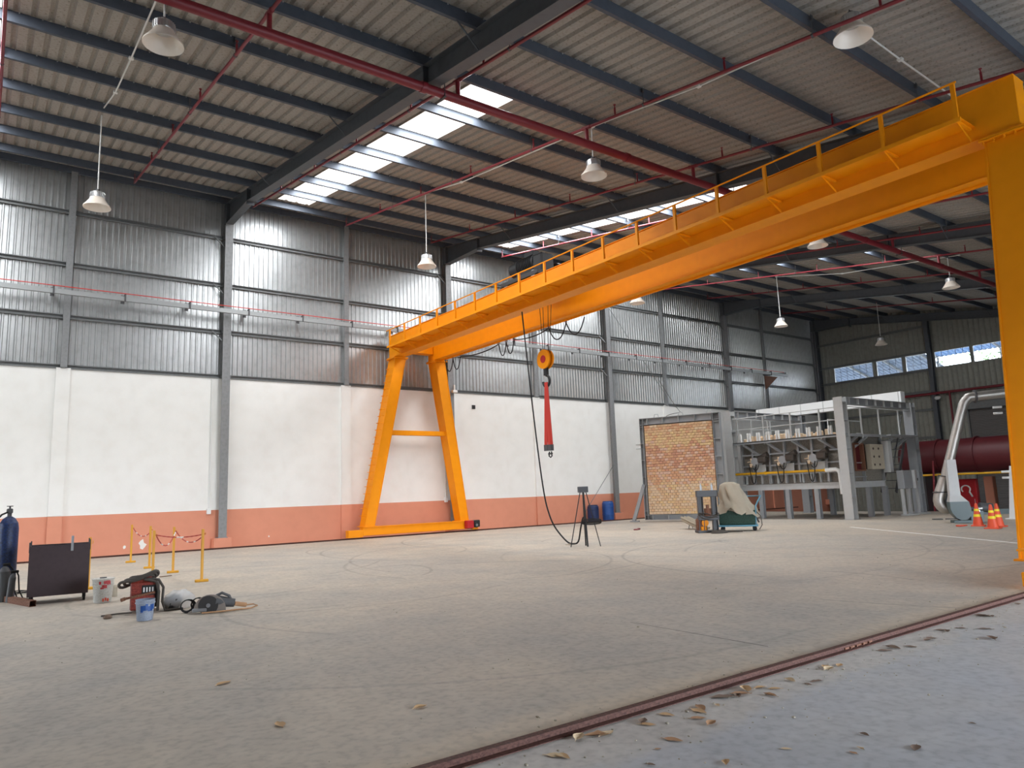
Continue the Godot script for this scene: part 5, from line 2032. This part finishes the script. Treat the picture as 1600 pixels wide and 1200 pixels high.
# ---------------------------------------------------------------- left corner
func build_left_corner() -> void:
	var gp := on_floor(6, 938)
	var t := thing("gas_cylinder", "tall blue gas cylinder with valve at the wall end", "gas cylinder", gp)
	var s := S()
	lathe(s, [Vector2(0, 0), Vector2(0.15, 0.0), Vector2(0.16, 0.03), Vector2(0.16, 1.28), Vector2(0.145, 1.38), Vector2(0.1, 1.46), Vector2(0.045, 1.5), Vector2(0, 1.5)], 28)
	part("bottle", s, M.navy, t)
	s = S()
	rod(s, Vector3(0, 1.48, 0), Vector3(0, 1.56, 0), 0.035, 12)
	cb(s, Vector3(0, 1.6, 0), Vector3(0.1, 0.09, 0.08), 0.015)
	rod(s, Vector3(0, 1.64, 0), Vector3(0, 1.68, 0), 0.015, 8)
	rod(s, Vector3(0, 1.68, 0), Vector3(0, 1.695, 0), 0.05, 12)
	part("valve", s, M.dark_grey, t)
	s = S()
	tube(s, [Vector3(-0.03, 1.58, 0.04), Vector3(-0.12, 1.54, 0.12), Vector3(-0.22, 1.4, 0.16), Vector3(-0.3, 1.0, 0.2)], 0.016, 7)
	part("hose", s, M.rubber, t)
	var g2 := on_floor(-14, 938)
	var t2 := thing("gas_cylinder", "second blue gas cylinder, mostly hidden at the edge, behind the valve hose", "gas cylinder", Vector3(g2.x - 0.05, 0, g2.z - 0.1))
	s = S()
	lathe(s, [Vector2(0, 0), Vector2(0.15, 0.0), Vector2(0.16, 0.03), Vector2(0.16, 1.22), Vector2(0.12, 1.38), Vector2(0.05, 1.44), Vector2(0, 1.44)], 28)
	part("bottle", s, M.navy, t2)
	# small grey cylinders in front, with a cloth over
	for q in [[4, 939, 0.62, 0.09, "short grey fire extinguisher in front of the blue gas cylinder"], [13, 940, 0.5, 0.055, "slim grey steel bottle leaning against the blue gas cylinder"]]:
		var p := on_floor(q[0], q[1])
		var b := thing("extinguisher", q[4], "extinguisher", p + Vector3(0, 0, 0.16))
		s = S()
		var r: float = q[3]
		var h: float = q[2]
		var lean := Transform3D(Basis(Vector3(0, 0, 1), -0.08), Vector3.ZERO) if r < 0.08 else Transform3D()
		lathe(s, [Vector2(0, 0), Vector2(r, 0.0), Vector2(r, h * 0.85), Vector2(r * 0.6, h * 0.96), Vector2(r * 0.3, h), Vector2(0, h)], 18, lean)
		part("bottle", s, M.dark_grey, b)
		s = S()
		cb(s, lean * Vector3(0.02, h + 0.03, 0), Vector3(0.12, 0.05, 0.04), 0.01)
		tube(s, [lean * Vector3(0.05, h + 0.03, 0), Vector3(0.12, h * 0.9, 0.02), Vector3(0.14, h * 0.4, 0.02), Vector3(0.2, 0.06, 0.06), Vector3(0.36, 0.015, 0.1)], 0.012, 6)
		part("hose", s, M.rubber, b)
	# cable tangle
	var cp := on_floor(36, 928)
	var ct := thing("cable_tangle", "thin dark cables tangled on the floor behind the brown box", "cable", cp)
	s = S()
	for k in 5:
		var pts := []
		for i in 9:
			pts.append(Vector3(-0.25 + 0.07 * i, 0.015 + 0.012 * k, 0.1 * sin(i * 1.3 + k * 1.9)))
		tube(s, pts, 0.009, 5)
	part("cables", s, M.rubber, ct)
	# square tube lying on the floor
	var a := on_floor(-12, 936)
	var e := on_floor(51, 948)
	var st := thing("square_tube", "length of rusty square steel tube lying on the floor by the brown box", "tube", Vector3((a.x + e.x) * 0.5, 0, (a.z + e.z) * 0.5))
	s = S()
	var d := (e - a).normalized()
	var nrm := Vector3.UP.cross(d)
	for g in [-1.0, 1.0]:
		bar(s, a + nrm * g * 0.047 + Vector3(0, 0.05, 0), e + nrm * g * 0.047 + Vector3(0, 0.05, 0), 0.006, 0.1)
	bar(s, a + Vector3(0, 0.097, 0), e + Vector3(0, 0.097, 0), 0.1, 0.006)
	bar(s, a + Vector3(0, 0.003, 0), e + Vector3(0, 0.003, 0), 0.1, 0.006)
	wpart("tube", s, M.rusty, st)
	# brown steel bin on casters
	var fl := on_floor(49, 943)
	var fr := on_floor(130, 940)
	var wid := fl.distance_to(fr)
	var ang := -0.09
	var bx0 := thing("steel_bin", "dark brown sheet steel bin on casters with corner posts", "bin", (fl + fr) * 0.5, ang)
	s = S()
	var y0 := 0.13
	var y1 := 0.98
	var dep := 0.62
	for g in [0.0, -dep]:
		bx(s, Vector3(0, (y0 + y1) * 0.5, g), Vector3(wid, y1 - y0, 0.01))
	for g in [-wid * 0.5, wid * 0.5]:
		bx(s, Vector3(g, (y0 + y1) * 0.5, -dep * 0.5), Vector3(0.01, y1 - y0, dep))
	bx(s, Vector3(0, y0, -dep * 0.5), Vector3(wid, 0.012, dep))
	part("body", s, M.brown_box, bx0)
	s = S()
	bx(s, Vector3(0, y1 - 0.05, 0.012), Vector3(wid + 0.02, 0.1, 0.014))
	bx(s, Vector3(0, y1, -dep * 0.5), Vector3(wid + 0.03, 0.012, 0.03))
	part("rim", s, M.brown_box, bx0)
	for g in [-wid * 0.5, wid * 0.5]:
		for zz in [0.0, -dep]:
			s = S()
			cb(s, Vector3(g, 0.96, zz), Vector3(0.022, 0.18, 0.022), 0.004)
			part("corner_post", s, M.crane_dark, bx0)
			s = S()
			rod(s, Vector3(g * 0.88 - 0.02, 0.055, zz * 0.85 - 0.05), Vector3(g * 0.88 + 0.02, 0.055, zz * 0.85 - 0.05), 0.055, 12)
			cb(s, Vector3(g * 0.88, 0.1, zz * 0.85 - 0.05), Vector3(0.05, 0.08, 0.08), 0.01)
			part("caster", s, M.rubber, bx0)
	var hb := thing("hanging_bar", "short flat grey bar hooked over the rim of the brown bin", "bar", bx0.position + Basis(Vector3.UP, ang) * Vector3(wid * 0.2, 0.88, 0.03), ang)
	s = S()
	cb(s, Vector3(0, 0.12, 0), Vector3(0.04, 0.26, 0.012), 0.003)
	part("bar", s, M.steel, hb)
	# leaning yellow barrier post
	var yp := on_floor(137, 921)
	var lp := barrier(yp, 1.0, "yellow barrier post standing right behind the brown bin")
	# paint bucket
	var bp := on_floor(160, 941)
	var bk := thing("paint_bucket", "dirty white plastic paint bucket with red drips and a lid", "bucket", bp)
	s = S()
	lathe(s, [Vector2(0, 0), Vector2(0.13, 0), Vector2(0.135, 0.01), Vector2(0.158, 0.3), Vector2(0.17, 0.3), Vector2(0.17, 0.31), Vector2(0.16, 0.315), Vector2(0.165, 0.385)], 28)
	part("body", s, M.bucket_white, bk)
	s = S()
	lathe(s, [Vector2(0.165, 0.385), Vector2(0.178, 0.385), Vector2(0.178, 0.4), Vector2(0.16, 0.405), Vector2(0.0, 0.4)], 28)
	part("lid", s, M.bucket_white, bk)
	s = S()
	rod(s, Vector3(0.0, 0.4, -0.03), Vector3(0.0, 0.415, -0.03), 0.055, 12)
	part("lid_hole", s, M.dark_grey, bk)
	s = S()
	var dr := RandomNumberGenerator.new()
	dr.seed = 31
	for k in 16:
		var an := PI * 0.5 - 0.12 + dr.randfn(0.0, 0.22)
		var yy := dr.randf_range(0.3, 0.36) - (0.06 if k % 4 == 0 else 0.0)
		var ll := dr.randf_range(0.02, 0.06)
		var rr := 0.137 + 0.07 * yy + (0.006 if yy > 0.3 else 0.0)
		bx(s, Vector3(cos(an) * rr, yy, sin(an) * rr), Vector3(dr.randf_range(0.015, 0.06), ll, 0.006), Basis(Vector3.UP, PI * 0.5 - an))
	part("red_drips", s, M.red, bk)
	s = S()
	for k in 3:
		bx(s, Vector3(-0.01 + 0.035 * k, 0.05 + 0.012 * (k % 2), 0.141), Vector3(0.025, 0.05, 0.004))
	part("orange_daubs", s, M.cone, bk)
	var tn := on_floor(178, 932)
	var tin := thing("small_tin", "small dusty tin behind the paint bucket", "tin", tn)
	s = S()
	lathe(s, [Vector2(0, 0), Vector2(0.055, 0), Vector2(0.055, 0.16), Vector2(0.045, 0.19), Vector2(0.045, 0.2), Vector2(0, 0.2)], 16)
	part("tin", s, M.tarp, tin)
	# welding machine
	var wp := on_floor(224, 957)
	var w := thing("welding_machine", "red arc welding machine with thick cables heaped over it", "welder", wp, -0.25)
	s = S()
	cb(s, Vector3(-0.02, 0.25, -0.2), Vector3(0.34, 0.42, 0.46), 0.02)
	prism(s, [Vector2(-0.17, 0.46), Vector2(0.13, 0.46), Vector2(0.1, 0.53), Vector2(-0.12, 0.53)], 0.4, Transform3D(Basis(), Vector3(-0.02, 0, -0.2)))
	part("case", s, M.welder, w)
	s = S()
	cb(s, Vector3(0.17, 0.25, -0.2), Vector3(0.04, 0.36, 0.42), 0.01)
	cb(s, Vector3(0.06, 0.33, 0.035), Vector3(0.18, 0.15, 0.012), 0.004)
	var fp := part("front_panel", s, M.black, w)
	s = S()
	for k in 4:
		bx(s, Vector3(0.0 + 0.04 * k, 0.34, 0.044), Vector3(0.018, 0.07, 0.004))
	part("scale_print", s, M.paper, fp)
	s = S()
	for k in 3:
		var pts := []
		for i in 25:
			var an := TAU * i / 24.0 * 1.02
			pts.append(Vector3(-0.12 + cos(an) * (0.24 - 0.02 * k) + 0.05 * k, 0.46 + 0.03 * k + 0.07 * sin(an + 0.8) + 0.02 * sin(an * 3.0), -0.12 + sin(an) * 0.16))
		tube(s, pts, 0.022, 8)
	tube(s, [Vector3(0.05, 0.5, 0.02), Vector3(0.2, 0.48, 0.05), Vector3(0.27, 0.36, 0.08), Vector3(0.26, 0.15, 0.08), Vector3(0.3, 0.02, 0.1), Vector3(0.55, 0.015, 0.05)], 0.02, 8)
	tube(s, [Vector3(0.0, 0.5, 0.04), Vector3(0.17, 0.45, 0.07), Vector3(0.21, 0.3, 0.09), Vector3(0.2, 0.02, 0.1)], 0.02, 8)
	tube(s, [Vector3(-0.15, 0.02, 0.06), Vector3(-0.35, 0.015, 0.02), Vector3(-0.55, 0.015, 0.12)], 0.012, 6)
	part("cable", s, M.hose, w)
	s = S()
	rod(s, Vector3(-0.26, 0.235, 0.14), Vector3(0.16, 0.3, 0.1), 0.018, 8)
	rod(s, Vector3(-0.3, 0.22, 0.14), Vector3(-0.24, 0.24, 0.14), 0.026, 8)
	part("electrode_holder", s, M.rusty, w)
	# blue bucket
	var pb := on_floor(226, 969)
	var b2 := thing("small_bucket", "small blue-grey plastic bucket in front of the welding machine", "bucket", pb)
	s = S()
	lathe(s, [Vector2(0, 0), Vector2(0.1, 0), Vector2(0.103, 0.01), Vector2(0.122, 0.235), Vector2(0.132, 0.235), Vector2(0.132, 0.25), Vector2(0.124, 0.255), Vector2(0.128, 0.29), Vector2(0.12, 0.29), Vector2(0.1, 0.02), Vector2(0, 0.02)], 26)
	part("body", s, M.bluegrey, b2)
	s = S()
	for k in 6:
		var an := PI * 0.5 + (k - 3) * 0.26
		bx(s, Vector3(cos(an) * 0.121, 0.19 - 0.012 * (k % 3), sin(an) * 0.121), Vector3(0.034, 0.07 + 0.02 * (k % 2), 0.004), Basis(Vector3.UP, PI * 0.5 - an))
	part("blue_label", s, M.blue, b2)
	# bag of scrap
	var gb := on_floor(276, 951)
	var bagt := thing("plastic_bag", "clear plastic bag of dark scrap slumped beside the welding machine", "bag", gb, 0.2)
	var blob := func(rx: float, ry: float, rz: float, sd: int, c: Vector3) -> SurfaceTool:
		var q := S()
		var nn := FastNoiseLite.new()
		nn.seed = sd
		nn.frequency = 2.4
		var rings := []
		for i in 11:
			var th := PI * i / 10.0
			var ring := []
			for k in 20:
				var ph := TAU * k / 20.0
				var v := Vector3(sin(th) * cos(ph), cos(th), sin(th) * sin(ph))
				var f := 1.0 + 0.4 * nn.get_noise_3dv(v * 1.6) + 0.3 * nn.get_noise_3dv(v * 3.6)
				var p := Vector3(v.x * rx, v.y * ry, v.z * rz) * f + c
				p.y = maxf(p.y, 0.004)
				ring.append(p)
			rings.append(ring)
		q.set_smooth_group(0)
		for i in 10:
			for k in 20:
				quad(q, rings[i][k], rings[i][(k + 1) % 20], rings[i + 1][(k + 1) % 20], rings[i + 1][k], rings[i][k] + rings[i + 1][k] - c * 2.0)
		return q
	part("contents", blob.call(0.13, 0.12, 0.11, 3, Vector3(-0.06, 0.1, 0)), M.dark_grey, bagt)
	part("film", blob.call(0.24, 0.15, 0.15, 8, Vector3(0.03, 0.12, 0)), M.bag, bagt)
	# cable coil and disc saw
	var kc := on_floor(292, 957)
	for k in 2:
		var co := thing("cable_coil", "small black coil of electric cable beside the disc cutter", "cable", kc + Vector3(0.17 * k, 0, -0.1 * k), 0, "cable coils on the floor")
		s = S()
		for i in 5:
			var pts := []
			for j in 17:
				var an := TAU * j / 16.0
				pts.append(Vector3(cos(an) * (0.085 + 0.006 * i), 0.1 + sin(an) * (0.08 + 0.004 * i), 0.02 * i + 0.01 * sin(an * 2.0 + i)))
			tube(s, pts, 0.008, 5)
		part("coil", s, M.rubber, co)
	var gd := on_floor(328, 957)
	var saw := thing("disc_cutter", "dark hand-held disc cutter with round guard lying on the floor", "power tool", gd, -0.35)
	s = S()
	var poly := []
	for k in 15:
		var an := PI * k / 14.0
		poly.append(Vector2(cos(an) * 0.22, 0.06 + sin(an) * 0.2))
	poly.append(Vector2(-0.3, 0.02))
	poly.append(Vector2(0.22, 0.02))
	prism(s, poly, 0.09)
	part("guard", s, M.tool, saw)
	s = S()
	rod(s, Vector3(-0.02, 0.11, 0.046), Vector3(-0.02, 0.11, 0.056), 0.14, 22)
	part("disc", s, M.crane_dark, saw)
	s = S()
	rod(s, Vector3(-0.02, 0.11, 0.056), Vector3(-0.02, 0.11, 0.075), 0.03, 10)
	cb(s, Vector3(-0.14, 0.05, 0.05), Vector3(0.2, 0.05, 0.03), 0.01)
	part("spindle_nut", s, M.steel, saw)
	s = S()
	rod(s, Vector3(0.08, 0.16, -0.02), Vector3(0.34, 0.11, -0.04), 0.085, 14, 0.06)
	tube(s, [Vector3(0.05, 0.22, -0.02), Vector3(0.16, 0.27, -0.02), Vector3(0.26, 0.22, -0.03), Vector3(0.3, 0.13, -0.04)], 0.022, 8)
	part("motor_body", s, M.dark_grey, saw)
	s = S()
	rod(s, Vector3(0.34, 0.1, -0.04), Vector3(0.5, 0.06, -0.1), 0.032, 10)
	tube(s, [Vector3(0.5, 0.06, -0.1), Vector3(0.6, 0.06, -0.14), Vector3(0.66, 0.04, -0.1), Vector3(0.58, 0.02, -0.03), Vector3(0.45, 0.02, 0.02), Vector3(0.2, 0.02, 0.1), Vector3(-0.1, 0.02, 0.14)], 0.011, 6)
	part("power_cord", s, M.leaf_b, saw)
	# a twig-like rod and a small clod on the floor
	var cl := on_floor(168, 967)
	var clod := thing("dirt_clod", "small brown clod of dirt on the floor near the blue bucket", "clod", cl)
	part("clod", blob.call(0.055, 0.04, 0.04, 5, Vector3(0, 0.02, 0)), M.leaf_c, clod)
	var cw := on_floor(259, 901)
	var wd := thing("thin_offcut", "thin dark offcut lying between the barrier posts", "offcut", cw, 0.3)
	s = S()
	cb(s, Vector3(0, 0.01, 0), Vector3(0.28, 0.02, 0.03), 0.004)
	part("offcut", s, M.leaf_c, wd)

# ---------------------------------------------------------------- chain barrier
func barrier(at: Vector3, h: float, label: String, group := "yellow barrier posts") -> Node3D:
	var t := thing("barrier_post", label, "post", at, 0, group)
	var s := S()
	cb(s, Vector3(0, h * 0.5 + 0.02, 0), Vector3(0.05, h, 0.05), 0.006)
	part("post", s, M.barrier, t)
	s = S()
	cb(s, Vector3(0, 0.025, 0), Vector3(0.26, 0.05, 0.14), 0.008, Basis(Vector3.UP, -0.2))
	part("foot", s, M.barrier, t)
	s = S()
	tube(s, [Vector3(0.025, h - 0.06, 0), Vector3(0.06, h - 0.05, 0), Vector3(0.06, h - 0.1, 0), Vector3(0.025, h - 0.1, 0)], 0.006, 5)
	part("eye", s, M.barrier, t)
	return t

func build_barriers() -> void:
	var at := []
	for q in [[204, 879], [233, 888], [238, 910], [270, 895], [315, 909]]:
		at.append(on_floor(q[0], q[1]))
		barrier(at[-1], 1.06, "yellow steel barrier post on a flat foot linked by red chain")
	var links := [[0, 1, 0.2, "red and white plastic chain sagging between the two rear barrier posts"], [2, 3, 0.28, "red and white plastic chain sagging between the middle barrier posts"], [2, 4, 0.06, "red and white plastic chain pulled nearly straight between barrier posts"], [3, 4, 0.22, "red and white plastic chain sagging to the barrier post by the column"]]
	for l in links:
		var a: Vector3 = at[l[0]] + Vector3(0.04, 0.98, 0)
		var b: Vector3 = at[l[1]] + Vector3(0.04, 0.98, 0)
		var t := thing("barrier_chain", l[3], "chain", (a + b) * 0.5 - Vector3(0, l[2], 0))
		var n := int(a.distance_to(b) / 0.055)
		var red := S()
		var pale := S()
		for k in n:
			var u := k / float(n)
			var v := (k + 1) / float(n)
			var p: Vector3 = a.lerp(b, u) - Vector3(0, l[2] * (1.0 - pow(2.0 * u - 1.0, 2.0)), 0)
			var q: Vector3 = a.lerp(b, v) - Vector3(0, l[2] * (1.0 - pow(2.0 * v - 1.0, 2.0)), 0)
			rod(pale if (k / 3) % 4 == 3 else red, p, q, 0.011 if k % 2 == 0 else 0.014, 5)
		wpart("red_links", red, M.chain, t)
		wpart("white_links", pale, M.paper, t)

# ---------------------------------------------------------------- stand with splayed legs
func build_tripod() -> void:
	var b := on_floor(915, 854)
	var t := thing("floor_stand", "black stand with four thin splayed legs and a grey box on top", "stand", b)
	var f := Basis(Vector3.UP, -0.62)
	var s := S()
	cb(s, Vector3(0, 1.62, 0), Vector3(0.29, 0.17, 0.22), 0.01, f)
	part("head_box", s, M.press, t)
	for q in [[-0.42, 0.0], [0.05, -0.34], [0.06, 0.05], [0.42, 0.1]]:
		s = S()
		var foot := f * Vector3(q[0], 0, q[1])
		rod(s, foot, f * Vector3(q[0] * 0.2, 1.55, q[1] * 0.2), 0.014 if absf(q[0]) > 0.1 else 0.024, 7)
		part("leg", s, M.black, t)
	s = S()
	for k in 4:
		var pts := []
		for i in 13:
			var a := TAU * i / 12.0
			pts.append(f * Vector3(0.2 + cos(a) * 0.28, 0.66 + sin(a) * 0.05 + 0.025 * k, 0.05 + sin(a) * 0.1))
		tube(s, pts, 0.012, 6)
	part("cable_coil", s, M.rubber, t)

# ---------------------------------------------------------------- leaves and grit
func build_litter() -> void:
	var meshes := []
	var r := RandomNumberGenerator.new()
	r.seed = 55
	for k in 5:
		var s := SurfaceTool.new()
		s.begin(Mesh.PRIMITIVE_TRIANGLES)
		s.set_smooth_group(0)
		var curl := r.randf_range(0.2, 0.9)
		var n := 7
		var rows := []
		for i in n:
			var u := i / float(n - 1)
			var half := 0.24 * sin(PI * pow(u, 0.8)) + 0.004
			var rise := curl * 0.3 * pow(u - 0.5, 2.0)
			rows.append([Vector3(u - 0.5, rise + curl * half * 0.8, -half), Vector3(u - 0.5, rise, 0), Vector3(u - 0.5, rise + curl * half * r.randf_range(0.3, 1.0), half)])
		for i in n - 1:
			for j in 2:
				quad(s, rows[i][j], rows[i][j + 1], rows[i + 1][j + 1], rows[i + 1][j], Vector3.UP)
		rod(s, Vector3(-0.62, 0.03, 0.02), Vector3(-0.48, rows[0][1].y, 0), 0.012, 5)
		meshes.append(made(s))
	var spots := [[1165, 1078, 0.15], [1155, 1085, 0.13], [1127, 1090, 0.16], [1153, 1088, 0.10], [1186, 1075, 0.10], [1203, 1087, 0.10], [1095, 1107, 0.12], [1092, 1112, 0.12], [1121, 1103, 0.06], [1091, 1123, 0.10], [1112, 1131, 0.10], [1042, 1118, 0.10], [1052, 1157, 0.11], [1005, 1128, 0.11], [1012, 1133, 0.10], [1235, 1064, 0.10], [1210, 1077, 0.09], [1275, 1065, 0.10], [1262, 1070, 0.06], [1291, 1043, 0.12], [1296, 1046, 0.12], [1312, 1040, 0.10], [1383, 1017, 0.12], [1395, 1013, 0.14], [1423, 1011, 0.10], [1450, 1001, 0.11], [1456, 998, 0.10], [1470, 985, 0.12], [1480, 987, 0.10], [1500, 982, 0.10], [1534, 963, 0.14], [1548, 963, 0.12], [1538, 983, 0.12], [1550, 998, 0.16], [1590, 944, 0.12], [1351, 1149, 0.06], [1431, 1170, 0.10], [1229, 1171, 0.06], [1344, 1170, 0.05], [1333, 1177, 0.05], [1134, 1193, 0.08], [1520, 1131, 0.04], [1028, 1171, 0.04], [1017, 1196, 0.05], [350, 1068, 0.14], [657, 1106, 0.10], [437, 1133, 0.13], [870, 1182, 0.12], [930, 1150, 0.13], [948, 1147, 0.12], [905, 1153, 0.12], [880, 1183, 0.1]]
	var cols := [M.leaf_a, M.leaf_b, M.leaf_c, M.leaf_d]
	for k in spots.size():
		var q: Array = spots[k]
		var p := on_floor(q[0], q[1])
		var m: Material = cols[r.randi_range(0, 3)]
		if q[0] > 1370 and q[1] < 1020:
			m = M.leaf_c
		elif q[0] < 860:
			m = M.leaf_a
		var o := MeshInstance3D.new()
		o.name = numbered("dry_leaf")
		o.mesh = meshes[k % 5]
		o.material_override = m
		o.set_meta("label", "dry curled brown leaf lying on the floor near the rail" if q[0] > 860 else "single dry leaf lying on the open concrete floor")
		o.set_meta("category", "leaf")
		o.set_meta("group", "dry leaves along the rail" if q[0] > 860 else "dry leaves on the open floor")
		add_child(o)
		o.transform = Transform3D(Basis.from_euler(Vector3(0, r.randf_range(0, TAU), 0)).scaled(Vector3.ONE * q[2] * 1.2), p + Vector3(0, 0.003, 0))
	# grit: crumbs of mortar and dust swept against the rail
	var gs := S()
	cb(gs, Vector3.ZERO, Vector3.ONE, 0.3)
	var mm := MultiMesh.new()
	mm.transform_format = MultiMesh.TRANSFORM_3D
	mm.mesh = made(gs)
	mm.instance_count = 900
	for k in 900:
		var z := -3.9 + (r.randfn(0.28, 0.35) if k < 560 else r.randf_range(-9.0, 4.0))
		var x := r.randf_range(0.6, 16.0)
		if absf(z + 3.9) < 0.09:
			z += 0.2
		var d := r.randf_range(0.004, 0.014) if k % 9 else r.randf_range(0.012, 0.026)
		mm.set_instance_transform(k, Transform3D(Basis.from_euler(Vector3(r.randf(), r.randf() * 6.0, r.randf())).scaled(Vector3(d, d * 0.6, d * r.randf_range(0.7, 1.6))), Vector3(x, d * 0.25, z)))
	var mi := MultiMeshInstance3D.new()
	mi.name = "floor_grit"
	mi.multimesh = mm
	mi.material_override = M.tarp
	mi.set_meta("kind", "stuff")
	mi.set_meta("label", "crumbs of mortar and grit scattered over the floor by the rail")
	mi.set_meta("category", "grit")
	add_child(mi)
